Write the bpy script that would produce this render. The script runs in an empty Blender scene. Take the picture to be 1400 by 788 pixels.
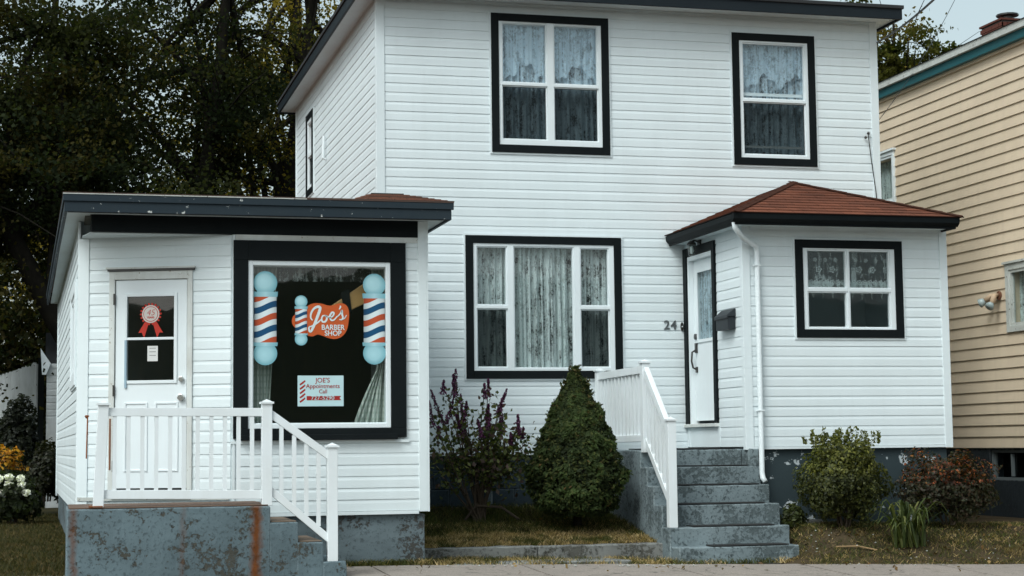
import bpy, bmesh, math, random
import numpy as np
from mathutils import Vector, Matrix
random.seed(7); RNG = np.random.default_rng(11)
S = bpy.context.scene; C = S.collection
R_ = math.radians

# ------------------------------------------------------------------ camera
YAW, PITCH, ROLL = 0.2542528565, 0.0894551028, -0.0113133767
cam = bpy.data.objects.new('camera', bpy.data.cameras.new('camera')); C.objects.link(cam)
cy_, sy_, cp_, sp_ = math.cos(YAW), math.sin(YAW), math.cos(PITCH), math.sin(PITCH)
fw = Vector((sy_*cp_, cy_*cp_, sp_)); rt = Vector((cy_, -sy_, 0)); up = rt.cross(fw)
rt, up = math.cos(ROLL)*rt + math.sin(ROLL)*up, -math.sin(ROLL)*rt + math.cos(ROLL)*up
M = Matrix((rt, up, -fw)).transposed().to_4x4(); M.translation = Vector((0, -20.549, 1.1944))
cam.matrix_world = M
cam.data.sensor_width = 36; cam.data.lens = 2401.1/1400*36
cam.data.clip_start = .1; cam.data.clip_end = 2000
S.camera = cam
# ------------------------------------------------------------------ light
SUN_ELEV, SUN_AZ = R_(50), R_(230)        # azimuth clockwise from +Y: high, behind and left of the camera
w = bpy.data.worlds.new('World'); S.world = w; w.use_nodes = True
nt = w.node_tree; nt.nodes.clear()
sky = nt.nodes.new('ShaderNodeTexSky'); sky.sky_type = 'NISHITA'; sky.sun_disc = False
sky.sun_elevation = SUN_ELEV; sky.sun_rotation = SUN_AZ; sky.dust_density = 4; sky.air_density = 1.2; sky.ozone_density = 1.5
hs = nt.nodes.new('ShaderNodeHueSaturation'); hs.inputs['Saturation'].default_value = .42; hs.inputs['Hue'].default_value = .470
bg = nt.nodes.new('ShaderNodeBackground'); bg.inputs['Strength'].default_value = .115
wo = nt.nodes.new('ShaderNodeOutputWorld')
nt.links.new(sky.outputs[0], hs.inputs['Color']); tn = nt.nodes.new('ShaderNodeMix'); tn.data_type = 'RGBA'; tn.blend_type = 'MULTIPLY'; tn.inputs[0].default_value = 1; tn.inputs[7].default_value = (.935, 1.0, .995, 1)
nt.links.new(hs.outputs[0], tn.inputs[6]); nt.links.new(tn.outputs[2], bg.inputs[0]); nt.links.new(bg.outputs[0], wo.inputs[0])
sl = bpy.data.lights.new('sun', 'SUN'); sl.energy = 1.05; sl.angle = R_(25); sl.color = (.90, 1, 1)
so = bpy.data.objects.new('sun', sl); C.objects.link(so)
sd = Vector((math.sin(SUN_AZ)*math.cos(SUN_ELEV), math.cos(SUN_AZ)*math.cos(SUN_ELEV), math.sin(SUN_ELEV)))
so.rotation_euler = sd.to_track_quat('Z', 'Y').to_euler(); so.location = (-5, -12, 20)
S.view_settings.view_transform = 'Standard'; S.view_settings.look = 'None'
S.view_settings.exposure = .67; S.view_settings.gamma = 1
S.cycles.max_bounces = 8; S.cycles.transparent_max_bounces = 24

# ------------------------------------------------------------------ materials
def newmat(name):
    m = bpy.data.materials.new(name); m.use_nodes = True
    n = m.node_tree.nodes; n.clear(); return m, n, m.node_tree.links
def N(n, t, **k):
    x = n.new('ShaderNode'+t)
    for a, b in k.items():
        if a.startswith('i_'): x.inputs[a[2:].replace('_', ' ')].default_value = b
        else: setattr(x, a, b)
    return x
def coords(n, l, scale=(1, 1, 1)):
    tc = N(n, 'TexCoord'); mp = N(n, 'Mapping'); mp.inputs['Scale'].default_value = scale
    l.new(tc.outputs['Object'], mp.inputs[0]); return mp.outputs[0]
def ramp(n, l, src, stops):
    r = N(n, 'ValToRGB'); e = r.color_ramp.elements
    while len(e) > len(stops): e.remove(e[-1])
    while len(e) < len(stops): e.new(.5)
    for q, (p, c) in zip(e, stops):
        q.position = p; q.color = (*c, 1) if len(c) == 3 else c
    l.new(src, r.inputs[0]); return r.outputs[0]
def noise(n, l, v, sc, det=4, rough=.55, dist=0):
    x = N(n, 'TexNoise', i_Scale=sc, i_Detail=det, i_Roughness=rough, i_Distortion=dist)
    l.new(v, x.inputs['Vector']); return x.outputs['Fac']
def mix(n, l, fac, a, b, mode='MIX'):
    x = N(n, 'Mix', data_type='RGBA', blend_type=mode)
    for s, i in ((fac, 0), (a, 6), (b, 7)):
        if hasattr(s, 'links'): l.new(s, x.inputs[i])
        elif isinstance(s, (int, float)): x.inputs[i].default_value = s
        else: x.inputs[i].default_value = (*s, 1)
    return x.outputs[2]
def fin(m, n, l, col, rough=.6, bump=None, bstr=.3, bdist=.01, spec=.5, metal=0):
    p = N(n, 'BsdfPrincipled'); o = N(n, 'OutputMaterial')
    if hasattr(col, 'links'): l.new(col, p.inputs['Base Color'])
    else: p.inputs['Base Color'].default_value = (*col, 1)
    if hasattr(rough, 'links'): l.new(rough, p.inputs['Roughness'])
    else: p.inputs['Roughness'].default_value = rough
    p.inputs['Specular IOR Level'].default_value = spec; p.inputs['Metallic'].default_value = metal
    if bump is not None:
        b = N(n, 'Bump', i_Strength=bstr, i_Distance=bdist); l.new(bump, b.inputs['Height']); l.new(b.outputs[0], p.inputs['Normal'])
    l.new(p.outputs[0], o.inputs[0]); return m
def paint(name, col, rough=.5, dirt=.12, dcol=(.25, .24, .2), chips=0, chipcol=(.5, .5, .48), bstr=.15, sc=1.0, spec=.4, streak=True):
    m, n, l = newmat(name); v = coords(n, l); v2 = coords(n, l, (6, 6, .7) if streak else (1, 1, 1))
    a = noise(n, l, v, 1.3*sc, 5); b = noise(n, l, v2, 1.6*sc, 4)
    f = ramp(n, l, a, [(.42, (0, 0, 0)), (.75, (1, 1, 1))]); f2 = ramp(n, l, b, [(.5, (0, 0, 0)), (.85, (1, 1, 1))])
    c = mix(n, l, f, col, tuple(x*(1-dirt)+y*dirt for x, y in zip(col, dcol)))
    c = mix(n, l, f2, c, tuple(x*(1-dirt*.8)+y*dirt*.8 for x, y in zip(col, dcol)))
    if chips:
        cn = noise(n, l, v, 9*sc, 6, .7); cf = ramp(n, l, cn, [(chips, (0, 0, 0)), (chips+.015, (1, 1, 1))])
        c = mix(n, l, cf, c, chipcol)
    return fin(m, n, l, c, rough, noise(n, l, v, 90, 2), bstr, .002, spec)

vinyl = paint('white_vinyl', (.705, .775, .795), .5, .13, (.3, .3, .28), bstr=.25, spec=.3)
vinyl_shop = paint('white_vinyl_shop', (.715, .785, .80), .5, .13, (.3, .3, .26), bstr=.25, spec=.3)
white = paint('white_paint', (.74, .80, .82), .45, .12, (.35, .33, .28), spec=.4)
oldwhite = paint('weathered_white_paint', (.62, .65, .63), .6, .45, (.3, .27, .22), chips=.64, chipcol=(.3, .26, .2), sc=2)
soffit_m = paint('soffit_white', (.60, .68, .70), .6, .2, (.35, .33, .3))
railw = paint('railing_white', (.75, .80, .82), .45, .22, (.38, .35, .28), spec=.5)
black = paint('black_trim', (.0045, .007, .008), .6, .2, (.02, .024, .025), spec=.12)
slate = paint('slate_fascia', (.018, .029, .038), .55, .3, (.035, .045, .05), chips=.645, chipcol=(.5, .52, .5), spec=.2, sc=1.6)
slate2 = paint('dark_fascia', (.008, .013, .017), .55, .3, (.02, .025, .03), spec=.2)
tan = paint('tan_siding', (.61, .50, .37), .6, .20, (.22, .17, .12), bstr=.3, spec=.25, streak=True)
teal = paint('teal_trim', (.008, .085, .098), .5, .2, (.02, .05, .05))
greyw = paint('grey_white_wood', (.48, .50, .47), .65, .4, (.2, .19, .16), chips=.62, chipcol=(.10, .09, .07), sc=2.5)
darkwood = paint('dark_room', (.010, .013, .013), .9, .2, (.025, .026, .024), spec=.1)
metal_dark = paint('dark_metal', (.02, .019, .018), .35, .3, (.08, .06, .04), spec=.6)
rubber = paint('black_rubber', (.012, .013, .014), .8, .4, (.04, .04, .035))
fencew = paint('fence_paint', (.52, .55, .55), .7, .4, (.15, .15, .12), sc=2)
barkm = paint('bark', (.012, .011, .009), .95, .5, (.028, .025, .018), bstr=1, sc=4, spec=.05)
stemm = paint('stem', (.045, .032, .02), .8, .4, (.09, .07, .05), sc=5)
roomm = paint('shop_room', (.045, .055, .05), .8, .4, (.09, .075, .05), spec=.2); roomc = paint('shop_ceiling', (.16, .17, .15), .8, .4, (.1, .08, .05), spec=.2)
chrome, n_, l_ = newmat('chrome'); fin(chrome, n_, l_, (.55, .55, .53), .22, metal=1)

def concrete(name, base, patch, dirtc, amount=.55, stainx=None):
    m, n, l = newmat(name); v = coords(n, l)
    hi = noise(n, l, v, 26, 8, .72, .4); lo = noise(n, l, v, 2.6, 5, .6); md_ = N(n, 'Math', operation='MULTIPLY_ADD'); l.new(lo, md_.inputs[0]); md_.inputs[1].default_value = .9; l.new(hi, md_.inputs[2]); sc_ = N(n, 'Math', operation='MULTIPLY'); l.new(md_.outputs[0], sc_.inputs[0]); sc_.inputs[1].default_value = .5263; a = sc_.outputs[0]; f = ramp(n, l, a, [(amount, (0, 0, 0)), (amount+.018, (1, 1, 1))])
    b = noise(n, l, v, 1.4, 4); g = ramp(n, l, b, [(.35, (0, 0, 0)), (.7, (1, 1, 1))])
    c = mix(n, l, g, base, tuple(x*.68 for x in base))
    fine = noise(n, l, v, 28, 5, .7); ff = ramp(n, l, fine, [(.54, (0, 0, 0)), (.62, (1, 1, 1))])
    c = mix(n, l, ff, c, tuple(x*.55 for x in base))
    c = mix(n, l, f, c, mix(n, l, ff, patch, dirtc))
    sep = N(n, 'SeparateXYZ'); l.new(v, sep.inputs[0])
    if stainx:
        for (x0, wd, zt, st) in stainx:
            wob = N(n, 'Math', operation='MULTIPLY_ADD'); l.new(noise(n, l, v, 3.5, 3), wob.inputs[0]); wob.inputs[1].default_value = .10; wob.inputs[2].default_value = -x0-.05
            ad = N(n, 'Math', operation='ADD'); l.new(sep.outputs[0], ad.inputs[0]); l.new(wob.outputs[0], ad.inputs[1])
            ab = N(n, 'Math', operation='ABSOLUTE'); l.new(ad.outputs[0], ab.inputs[0])
            ew = N(n, 'Math', operation='MULTIPLY_ADD'); l.new(noise(n, l, v, 18, 4), ew.inputs[0]); ew.inputs[1].default_value = wd*1.4; l.new(ab.outputs[0], ew.inputs[2])
            s = ramp(n, l, ew.outputs[0], [(wd*.9, (st,)*3), (wd*2.1, (0, 0, 0))])
            c = mix(n, l, s, c, mix(n, l, noise(n, l, v, 12, 4), (.05, .018, .006), (.19, .062, .015)))
    bv = N(n, 'Bevel', i_Radius=.022, samples=4); ge = N(n, 'NewGeometry'); dt = N(n, 'VectorMath', operation='DOT_PRODUCT'); l.new(bv.outputs[0], dt.inputs[0]); l.new(ge.outputs['Normal'], dt.inputs[1])
    em = ramp(n, l, dt.outputs['Value'], [(.86, (1, 1, 1)), (.985, (0, 0, 0))]); wm_ = ramp(n, l, noise(n, l, v, 11, 6, .7), [(.40, (0, 0, 0)), (.55, (.75, .75, .75))]); ml_ = N(n, 'Math', operation='MULTIPLY'); l.new(em, ml_.inputs[0]); l.new(wm_, ml_.inputs[1])
    c = mix(n, l, ml_.outputs[0], c, tuple(min(.5, x*1.5+.12) for x in base))
    h = N(n, 'Math', operation='MULTIPLY_ADD'); l.new(f, h.inputs[0]); h.inputs[1].default_value = -.6; l.new(noise(n, l, v, 14, 8, .7), h.inputs[2])
    return fin(m, n, l, c, .85, h.outputs[0], .7, .012, .25)
conc_shop = concrete('painted_concrete_shop', (.125, .175, .195), (.062, .062, .052), (.034, .034, .03), .548, [(.775, .050, 0, 1), (-.85, .03, 0, .6), (.12, .025, 0, .3)])
conc_found = concrete('painted_concrete_foundation', (.14, .18, .195), (.06, .06, .055), (.035, .036, .035), .545)
conc_steps = concrete('painted_concrete_steps', (.195, .245, .26), (.09, .115, .12), (.05, .065, .07), .52)
conc_dark = concrete('painted_block_dark', (.033, .052, .065), (.025, .035, .042), (.02, .03, .04), .62)
conc_kerb = concrete('raw_concrete', (.24, .245, .23), (.10, .098, .085), (.035, .035, .03), .53)
conc_black = concrete('dark_block_wall', (.018, .025, .03), (.014, .018, .02), (.01, .01, .01), .6)
def chipwall(name):                                   # dark painted wall with a few large white flakes
    m, n, l = newmat(name); v = coords(n, l, (1, 1, 1.3))
    a = noise(n, l, v, 4.2, 8, .66); f = ramp(n, l, a, [(.585, (0, 0, 0)), (.60, (1, 1, 1))])
    c = mix(n, l, noise(n, l, v, 2, 4), (.022, .036, .042), (.036, .054, .060))
    c = mix(n, l, f, c, (.45, .5, .52))
    return fin(m, n, l, c, .7, noise(n, l, v, 30, 5), .4, .006, .3)
conc_chip = chipwall('flaking_dark_paint')
def walkmat():
    m, n, l = newmat('pavement'); v = coords(n, l)
    c = mix(n, l, noise(n, l, v, 1.2, 6), (.36, .315, .28), (.25, .225, .205))
    sp = ramp(n, l, noise(n, l, v, 70, 3, .7), [(.35, (.6, .6, .6)), (.65, (1.15, 1.12, 1.08))])
    c = mix(n, l, 1.0, c, sp, 'MULTIPLY')
    vd = N(n, 'TexVoronoi', feature='DISTANCE_TO_EDGE', i_Scale=.7); wv_ = N(n, 'VectorMath', operation='ADD'); nn_ = N(n, 'TexNoise', i_Scale=2.5, i_Detail=5); l.new(v, nn_.inputs['Vector']); l.new(v, wv_.inputs[0]); l.new(nn_.outputs['Color'], wv_.inputs[1]); l.new(wv_.outputs[0], vd.inputs['Vector'])
    c = mix(n, l, ramp(n, l, vd.outputs['Distance'], [(.0, (.8, .8, .8)), (.012, (0, 0, 0))]), c, (.06, .055, .045))
    c = mix(n, l, ramp(n, l, noise(n, l, v, 5, 6, .7), [(.56, (0, 0, 0)), (.66, (.55, .55, .55))]), c, (.12, .105, .085))
    return fin(m, n, l, c, .9, noise(n, l, v, 60, 5), .5, .004, .2)
walk = walkmat()
def soilmat(name, a, b):
    m, n, l = newmat(name); v = coords(n, l)
    c = mix(n, l, ramp(n, l, noise(n, l, v, 3.5, 7, .65), [(.35, (0, 0, 0)), (.65, (1, 1, 1))]), a, b)
    return fin(m, n, l, c, .95, noise(n, l, v, 35, 6, .7), .9, .02, .1)
soil = soilmat('dry_soil', (.035, .027, .016), (.085, .062, .035))
lawnsoil = soilmat('lawn_soil', (.022, .022, .008), (.045, .036, .014))
asphalt = soilmat('asphalt', (.045, .045, .045), (.065, .063, .06))
def vcol(name, rough=.6, trans=0, spec=.3, gain=1.0):
    m, n, l = newmat(name); a = N(n, 'VertexColor'); a.layer_name = 'Col'
    p = N(n, 'BsdfPrincipled'); p.inputs['Roughness'].default_value = rough; p.inputs['Specular IOR Level'].default_value = spec
    l.new(a.outputs[0], p.inputs['Base Color']); o = N(n, 'OutputMaterial')
    if trans:
        t = N(n, 'BsdfTranslucent'); g = N(n, 'Mix', data_type='RGBA', blend_type='MULTIPLY'); g.inputs[0].default_value = 1
        l.new(a.outputs[0], g.inputs[6]); g.inputs[7].default_value = (1.6, 1.7, .7, 1); l.new(g.outputs[2], t.inputs[0])
        ms = N(n, 'MixShader'); ms.inputs[0].default_value = trans
        l.new(p.outputs[0], ms.inputs[1]); l.new(t.outputs[0], ms.inputs[2]); l.new(ms.outputs[0], o.inputs[0])
    else: l.new(p.outputs[0], o.inputs[0])
    return m
leafm = vcol('leaf', .55, .35); treeleaf = vcol('tree_leaf', .8, .45, .04); needle = vcol('needle', .7, .1, .2); petal = vcol('petal', .7, .2); printm = vcol('print', .45, 0, .3); grassm = vcol('grass', .7, .25, .2)
def glassmat(name, tint=(.82, .86, .86), refl=1.0, rough=.015):
    m, n, l = newmat(name); v = coords(n, l)
    b = N(n, 'Bump', i_Strength=.05, i_Distance=.02); l.new(noise(n, l, v, 2.2, 2), b.inputs['Height'])
    t = N(n, 'BsdfTransparent'); t.inputs[0].default_value = (*tint, 1)
    g = N(n, 'BsdfGlossy'); g.inputs['Roughness'].default_value = rough; l.new(b.outputs[0], g.inputs['Normal'])
    fr = N(n, 'LayerWeight'); fr.inputs[0].default_value = .5; pw = N(n, 'Math', operation='POWER'); l.new(fr.outputs['Facing'], pw.inputs[0]); pw.inputs[1].default_value = 5   # Schlick, the same from both sides
    mu = N(n, 'Math', operation='MULTIPLY_ADD', use_clamp=True); l.new(pw.outputs[0], mu.inputs[0]); mu.inputs[1].default_value = .9; mu.inputs[2].default_value = .045*refl
    ms = N(n, 'MixShader'); l.new(mu.outputs[0], ms.inputs[0]); l.new(t.outputs[0], ms.inputs[1]); l.new(g.outputs[0], ms.inputs[2])
    o = N(n, 'OutputMaterial'); l.new(ms.outputs[0], o.inputs[0]); return m
glass = glassmat('window_glass', (.84, .88, .89), refl=1.8); glass_low = glassmat('window_glass_plain', (.72, .77, .77), 1.0); glass_shop = glassmat('shop_glass', (.84, .88, .87), 2.0)
def screenmat():
    m, n, l = newmat('insect_screen'); t = N(n, 'BsdfTransparent'); d = N(n, 'BsdfDiffuse'); d.inputs[0].default_value = (.008, .011, .012, 1)
    ms = N(n, 'MixShader'); ms.inputs[0].default_value = .58; o = N(n, 'OutputMaterial')
    l.new(t.outputs[0], ms.inputs[1]); l.new(d.outputs[0], ms.inputs[2]); l.new(ms.outputs[0], o.inputs[0]); return m
screen = screenmat()
def lacemat(name, col, open_=.48, sc=16, axis='x', solid=.25):
    m, n, l = newmat(name); v = coords(n, l)
    hi = noise(n, l, v, sc*1.6, 4, .8, .6); me_ = noise(n, l, coords(n, l, (1, 1, .55)), 7.5, 3, .6, 1.2); ver = noise(n, l, coords(n, l, (1, 1, .05)), 19, 4, .75)
    def mad(x, k, y=None):
        q = N(n, 'Math', operation='MULTIPLY_ADD'); l.new(x, q.inputs[0]); q.inputs[1].default_value = k
        if y is None: q.inputs[2].default_value = 0
        else: l.new(y, q.inputs[2])
        return q.outputs[0]
    tot = mad(hi, .55, mad(me_, .55, mad(ver, .7)))          # mean about .9
    f = ramp(n, l, tot, [(open_-.07, (solid,)*3), (open_+.01, (.6,)*3), (open_+.12, (1,)*3)])
    d = N(n, 'BsdfDiffuse'); d.inputs[0].default_value = (*col, 1); tl = N(n, 'BsdfTranslucent'); tl.inputs[0].default_value = (*col, 1)
    m1 = N(n, 'MixShader'); m1.inputs[0].default_value = .3; l.new(d.outputs[0], m1.inputs[1]); l.new(tl.outputs[0], m1.inputs[2])
    t = N(n, 'BsdfTransparent'); m2 = N(n, 'MixShader'); l.new(f, m2.inputs[0]); l.new(t.outputs[0], m2.inputs[1]); l.new(m1.outputs[0], m2.inputs[2])
    o = N(n, 'OutputMaterial'); l.new(m2.outputs[0], o.inputs[0]); return m
lace = lacemat('lace_curtain', (.84, .92, .90), .825, 22, solid=.05); lace_blue = lacemat('lace_curtain_cool', (.72, .88, .98), .835, 20, solid=.10)
lace_small = lacemat('lace_valance', (.7, .75, .75), .99, 26, solid=.08)
lace_small2 = lacemat('lace_thread', (.82, .88, .88), .74, 36, solid=.7)
def plaidmat():
    m, n, l = newmat('plaid_curtain'); v = coords(n, l)
    sx = N(n, 'TexWave', wave_type='BANDS', bands_direction='X', i_Scale=9.0, i_Distortion=.6); l.new(v, sx.inputs[0])
    sz = N(n, 'TexWave', wave_type='BANDS', bands_direction='Z', i_Scale=5.0); l.new(v, sz.inputs[0])
    c = mix(n, l, sx.outputs['Fac'], (.56, .59, .55), (.30, .36, .33)); c = mix(n, l, ramp(n, l, sz.outputs['Fac'], [(.6, (0, 0, 0)), (.8, (.45, .45, .45))]), c, (.3, .36, .3))
    return fin(m, n, l, c, .9, spec=.1)
plaid = plaidmat()
def shinglemat(name, a, b, dark):
    m, n, l = newmat(name); v = coords(n, l)
    br = N(n, 'TexBrick', i_Scale=1.0, i_Mortar_Size=.004, i_Brick_Width=.3, i_Row_Height=.125); br.inputs['Color1'].default_value = (*a, 1); br.inputs['Color2'].default_value = (*b, 1); br.inputs['Mortar'].default_value = (*dark, 1)
    uv = N(n, 'UVMap'); l.new(uv.outputs[0], br.inputs['Vector'])
    c = mix(n, l, ramp(n, l, noise(n, l, v, 60, 3, .7), [(.35, (0, 0, 0)), (.7, (.6, .6, .6))]), br.outputs['Color'], dark)
    c = mix(n, l, ramp(n, l, noise(n, l, v, 2, 5), [(.45, (0, 0, 0)), (.8, (.5, .5, .5))]), c, dark)
    return fin(m, n, l, c, .95, noise(n, l, v, 120, 2), .6, .004, .1)
shingle = shinglemat('red_shingle', (.215, .078, .046), (.13, .052, .034), (.05, .02, .013))
shingle_grey = shinglemat('old_roll_roofing', (.27, .12, .08), (.2, .1, .07), (.09, .06, .05))
roofdark = paint('dark_roofing', (.02, .022, .024), .95, .4, (.05, .05, .05))
brickm = shinglemat('chimney_brick', (.16, .05, .03), (.1, .035, .025), (.14, .12, .1))

# ------------------------------------------------------------------ builders
ORG = {}
def link(o): C.objects.link(o); return o
def setp(o, label=None, cat=None, group=None, kind=None):
    if label: o['label'] = label
    if cat: o['category'] = cat
    if group: o['group'] = group
    if kind: o['kind'] = kind
    return o
def thing(name, label, cat, loc, group=None):
    o = link(bpy.data.objects.new(name, None)); o.location = loc; o.empty_display_size = .2
    ORG[o] = Vector(loc); return setp(o, label, cat, group)
class Frame:
    def __init__(s, o, u, n): s.o, s.u, s.n = Vector(o), Vector(u).normalized(), Vector(n).normalized()
    def p(s, u, n, z): q = s.o + s.u*u + s.n*n; return Vector((q.x, q.y, s.o.z+z))
WORLD = Frame((0, 0, 0), (1, 0, 0), (0, 1, 0))
def front(y): return Frame((0, y, 0), (1, 0, 0), (0, -1, 0))
def left(x): return Frame((x, 0, 0), (0, 1, 0), (-1, 0, 0))
class MB:
    def __init__(s, fr=WORLD): s.v, s.f, s.fr, s.col, s.uv = [], [], fr, [], None
    def P(s, u, n, z): s.v.append(s.fr.p(u, n, z)); return len(s.v)-1
    def box(s, u0, u1, n0, n1, z0, z1):
        i = [s.P(u, n, z) for z in (z0, z1) for u, n in ((u0, n0), (u1, n0), (u1, n1), (u0, n1))]
        s.f += [[i[a] for a in q] for q in ((0, 3, 2, 1), (4, 5, 6, 7), (0, 1, 5, 4), (1, 2, 6, 5), (2, 3, 7, 6), (3, 0, 4, 7))]; return s
    def prism(s, pts, a, b, axis='u'):            # polygon extruded along u, n or z
        m = {'u': lambda t, p, q: (t, p, q), 'n': lambda t, p, q: (p, t, q), 'z': lambda t, p, q: (p, q, t)}[axis]
        A = [s.P(*m(a, p, q)) for p, q in pts]; B = [s.P(*m(b, p, q)) for p, q in pts]; k = len(pts)
        s.f += [A[::-1], B] + [[A[i], A[(i+1) % k], B[(i+1) % k], B[i]] for i in range(k)]; return s
    def poly(s, pts): s.f.append([s.P(*p) for p in pts]); return s
    def tube(s, pts, r, k=8, cap=True):
        pts = [s.fr.p(*p) for p in pts]; rs = r if hasattr(r, '__len__') else [r]*len(pts); rings = []
        for i, p in enumerate(pts):
            d = (pts[min(i+1, len(pts)-1)]-pts[max(i-1, 0)]).normalized(); a = d.orthogonal().normalized() if i == 0 else (pa - d*pa.dot(d)).normalized(); pa = a; b = d.cross(a)
            base = len(s.v)
            for j in range(k):
                t = 2*math.pi*j/k; s.v.append(p + (a*math.cos(t)+b*math.sin(t))*rs[i])
            rings.append(base)
        for A, B in zip(rings, rings[1:]): s.f += [[A+j, A+(j+1) % k, B+(j+1) % k, B+j] for j in range(k)]
        if cap: s.f += [[rings[0]+j for j in range(k)][::-1], [rings[-1]+j for j in range(k)]]
        return s
    def lathe(s, c, prof, k=16):                  # c=(u,n,z), prof=(r,dz)
        rings = []
        for r, dz in prof: rings.append([s.P(c[0]+r*math.cos(2*math.pi*j/k), c[1]+r*math.sin(2*math.pi*j/k), c[2]+dz) for j in range(k)])
        for A, B in zip(rings, rings[1:]): s.f += [[A[j], A[(j+1) % k], B[(j+1) % k], B[j]] for j in range(k)]
        s.f += [rings[0][::-1], rings[-1]]; return s
    def build(s, name, mat, parent=None, bevel=0, label=None, kind=None, recalc=True, smooth=False):
        off = Vector((0, 0, 0))
        if parent is not None: off = ORG[parent]
        me = bpy.data.meshes.new(name); me.from_pydata([tuple(p-off) for p in s.v], [], s.f); me.materials.append(mat)
        if recalc:
            b = bmesh.new(); b.from_mesh(me); bmesh.ops.recalc_face_normals(b, faces=b.faces); b.to_mesh(me); b.free()
        if s.col:
            a = me.color_attributes.new('Col', 'FLOAT_COLOR', 'POINT'); a.data.foreach_set('color', np.array([(*c, 1) for c in s.col], dtype=np.float32).ravel())
        if s.uv:
            ul = me.uv_layers.new(name='UVMap')
            for lp in me.loops: ul.data[lp.index].uv = s.uv[lp.vertex_index]
        if smooth: me.shade_smooth()
        o = link(bpy.data.objects.new(name, me)); ORG[o] = off
        if parent is not None: o.parent = parent
        if bevel:
            md = o.modifiers.new('Bevel', 'BEVEL'); md.width = bevel; md.segments = 2; md.limit_method = 'ANGLE'
        if label: o['label'] = label
        if kind: o['kind'] = kind
        return o
def rects_minus(u0, u1, z0, z1, holes):
    us = sorted({u0, u1, *[min(max(h[k], u0), u1) for h in holes for k in (0, 1)]}); zs = sorted({z0, z1, *[min(max(h[k], z0), z1) for h in holes for k in (2, 3)]})
    for a, b in zip(us, us[1:]):
        for c, d in zip(zs, zs[1:]):
            m, q = (a+b)/2, (c+d)/2
            if not any(h[0] < m < h[1] and h[2] < q < h[3] for h in holes): yield a, b, c, d
def wall(fr, u0, u1, z0, z1, holes, parent, mat, t=.12, name='wall'):
    m = MB(fr)
    for a, b, c, d in rects_minus(u0, u1, z0, z1, holes): m.box(a, b, -t, 0, c, d)
    return m.build(name, mat, parent)
def siding(fr, u0, u1, z0, z1, holes, parent, mat, e=.1143, d=.0125, name='siding_board', plain=False):
    z = z0
    while z < z1-.01:
        h = min(e, z1-z); segs = [(u0, u1)]
        for hu0, hu1, hz0, hz1 in holes:
            if hz0 < z+h and hz1 > z:
                ns = []
                for a, b in segs:
                    if hu0 > a: ns.append((a, min(b, hu0)))
                    if hu1 < b: ns.append((max(a, hu1), b))
                segs = [q for q in ns if q[1]-q[0] > .02]
        j = random.uniform(-.0012, .0012)
        for a, b in segs:
            # Dutch-lap profile: flat face, cove, nailing edge tucked under the next course
            prof = [(.0, z+.001), (d+j, z+.001), (d+j-.001, z+h*.66), (d*.66, z+h*.82), (d*.5, z+h), (0, z+h)] if not plain else [(.0, z+.001), (d+j, z+.001), (.006, z+h), (0, z+h)]
            MB(fr).prism([(p, q) for p, q in prof], a, b).build(name, mat, parent)
        z += e
def casing(m, u0, u1, z0, z1, wd, n0, n1):
    m.box(u0, u0+wd, n0, n1, z0, z1); m.box(u1-wd, u1, n0, n1, z0, z1)
    m.box(u0+wd, u1-wd, n0, n1-.001, z1-wd, z1); m.box(u0+wd, u1-wd, n0, n1-.001, z0, z0+wd)
def curtain(fr, u0, u1, z0, z1, n, parent, mat, folds=7, amp=.018, nz=10, shape=None, name='curtain', seed=0, zb=None):
    rr = random.Random(seed); m = MB(fr); nu = folds*8; ph = [rr.uniform(0, 6) for _ in range(3)]
    for j in range(nz+1):
        tz = j/nz
        for i in range(nu+1):
            t = i/nu; a, b = shape(tz) if shape else (u0, u1)
            wv = math.sin(t*folds*2*math.pi+ph[0]+.6*math.sin(tz*2+ph[1])+2.2*math.sin(t*7+ph[2])+1.2*math.sin(t*17+ph[1]))+.6*math.sin(t*folds*4.3*math.pi+ph[2]+.5*math.sin(tz*3))*(.4+.6*math.sin(t*11+ph[0])**2)
            zl = zb(t) if zb else z0; m.P(a+(b-a)*t, n+amp*wv, zl+(z1-zl)*tz)
    for j in range(nz):
        for i in range(nu):
            q = j*(nu+1)+i; m.f.append([q, q+1, q+nu+2, q+nu+1])
    return m.build(name, mat, parent, recalc=False, smooth=True)
def window(fr, u0, u1, z0, z1, parent, lights, casw=.095, framew=.062, cas_mat=None, frame_mat=None, curt=None, pane_top=None, deep=0, ledge=True):
    """lights: list of (u0,u1,z0,z1,screened). Casing is the part, everything else a sub-part."""
    m = MB(fr); casing(m, u0, u1, z0, z1, casw, -.02, .038)
    if deep: pass
    w_ = m.build('window', cas_mat or black, parent, bevel=.003)
    tr = MB(fr); casing(tr, u0-.022, u1+.022, z0-.022, z1+.022, .021, 0, .026); tr.build('trim', vinyl, w_)
    fm = MB(fr); a, b, c, d = u0+casw, u1-casw, z0+casw, z1-casw
    for q in rects_minus(a+.001, b-.001, c+.001, d-.001, [l[:4] for l in lights]): fm.box(q[0], q[1], -.05, .024, q[2], q[3])
    fm.build('frame', frame_mat or white, w_)
    for (p, q, r, s, sc) in lights:
        sm = MB(fr); casing(sm, p, q, r, s, .016, -.04, .014 if not sc else .004); sm.build('sash', frame_mat or white, w_, bevel=.002)
        MB(fr).poly([(p+.01, -.02, r+.01), (q-.01, -.02, r+.01), (q-.01, -.02, s-.01), (p+.01, -.02, s-.01)]).build('pane', (pane_top or glass) if not sc else glass_low, w_, recalc=False)
        if sc: MB(fr).poly([(p+.005, -.004, r+.005), (q-.005, -.004, r+.005), (q-.005, -.004, s-.005), (p+.005, -.004, s-.005)]).build('screen', screen, w_, recalc=False)
    return w_
def hole(u0, u1, z0, z1, i=.125): return (u0+i, u1-i, z0+i, z1-i)
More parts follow.
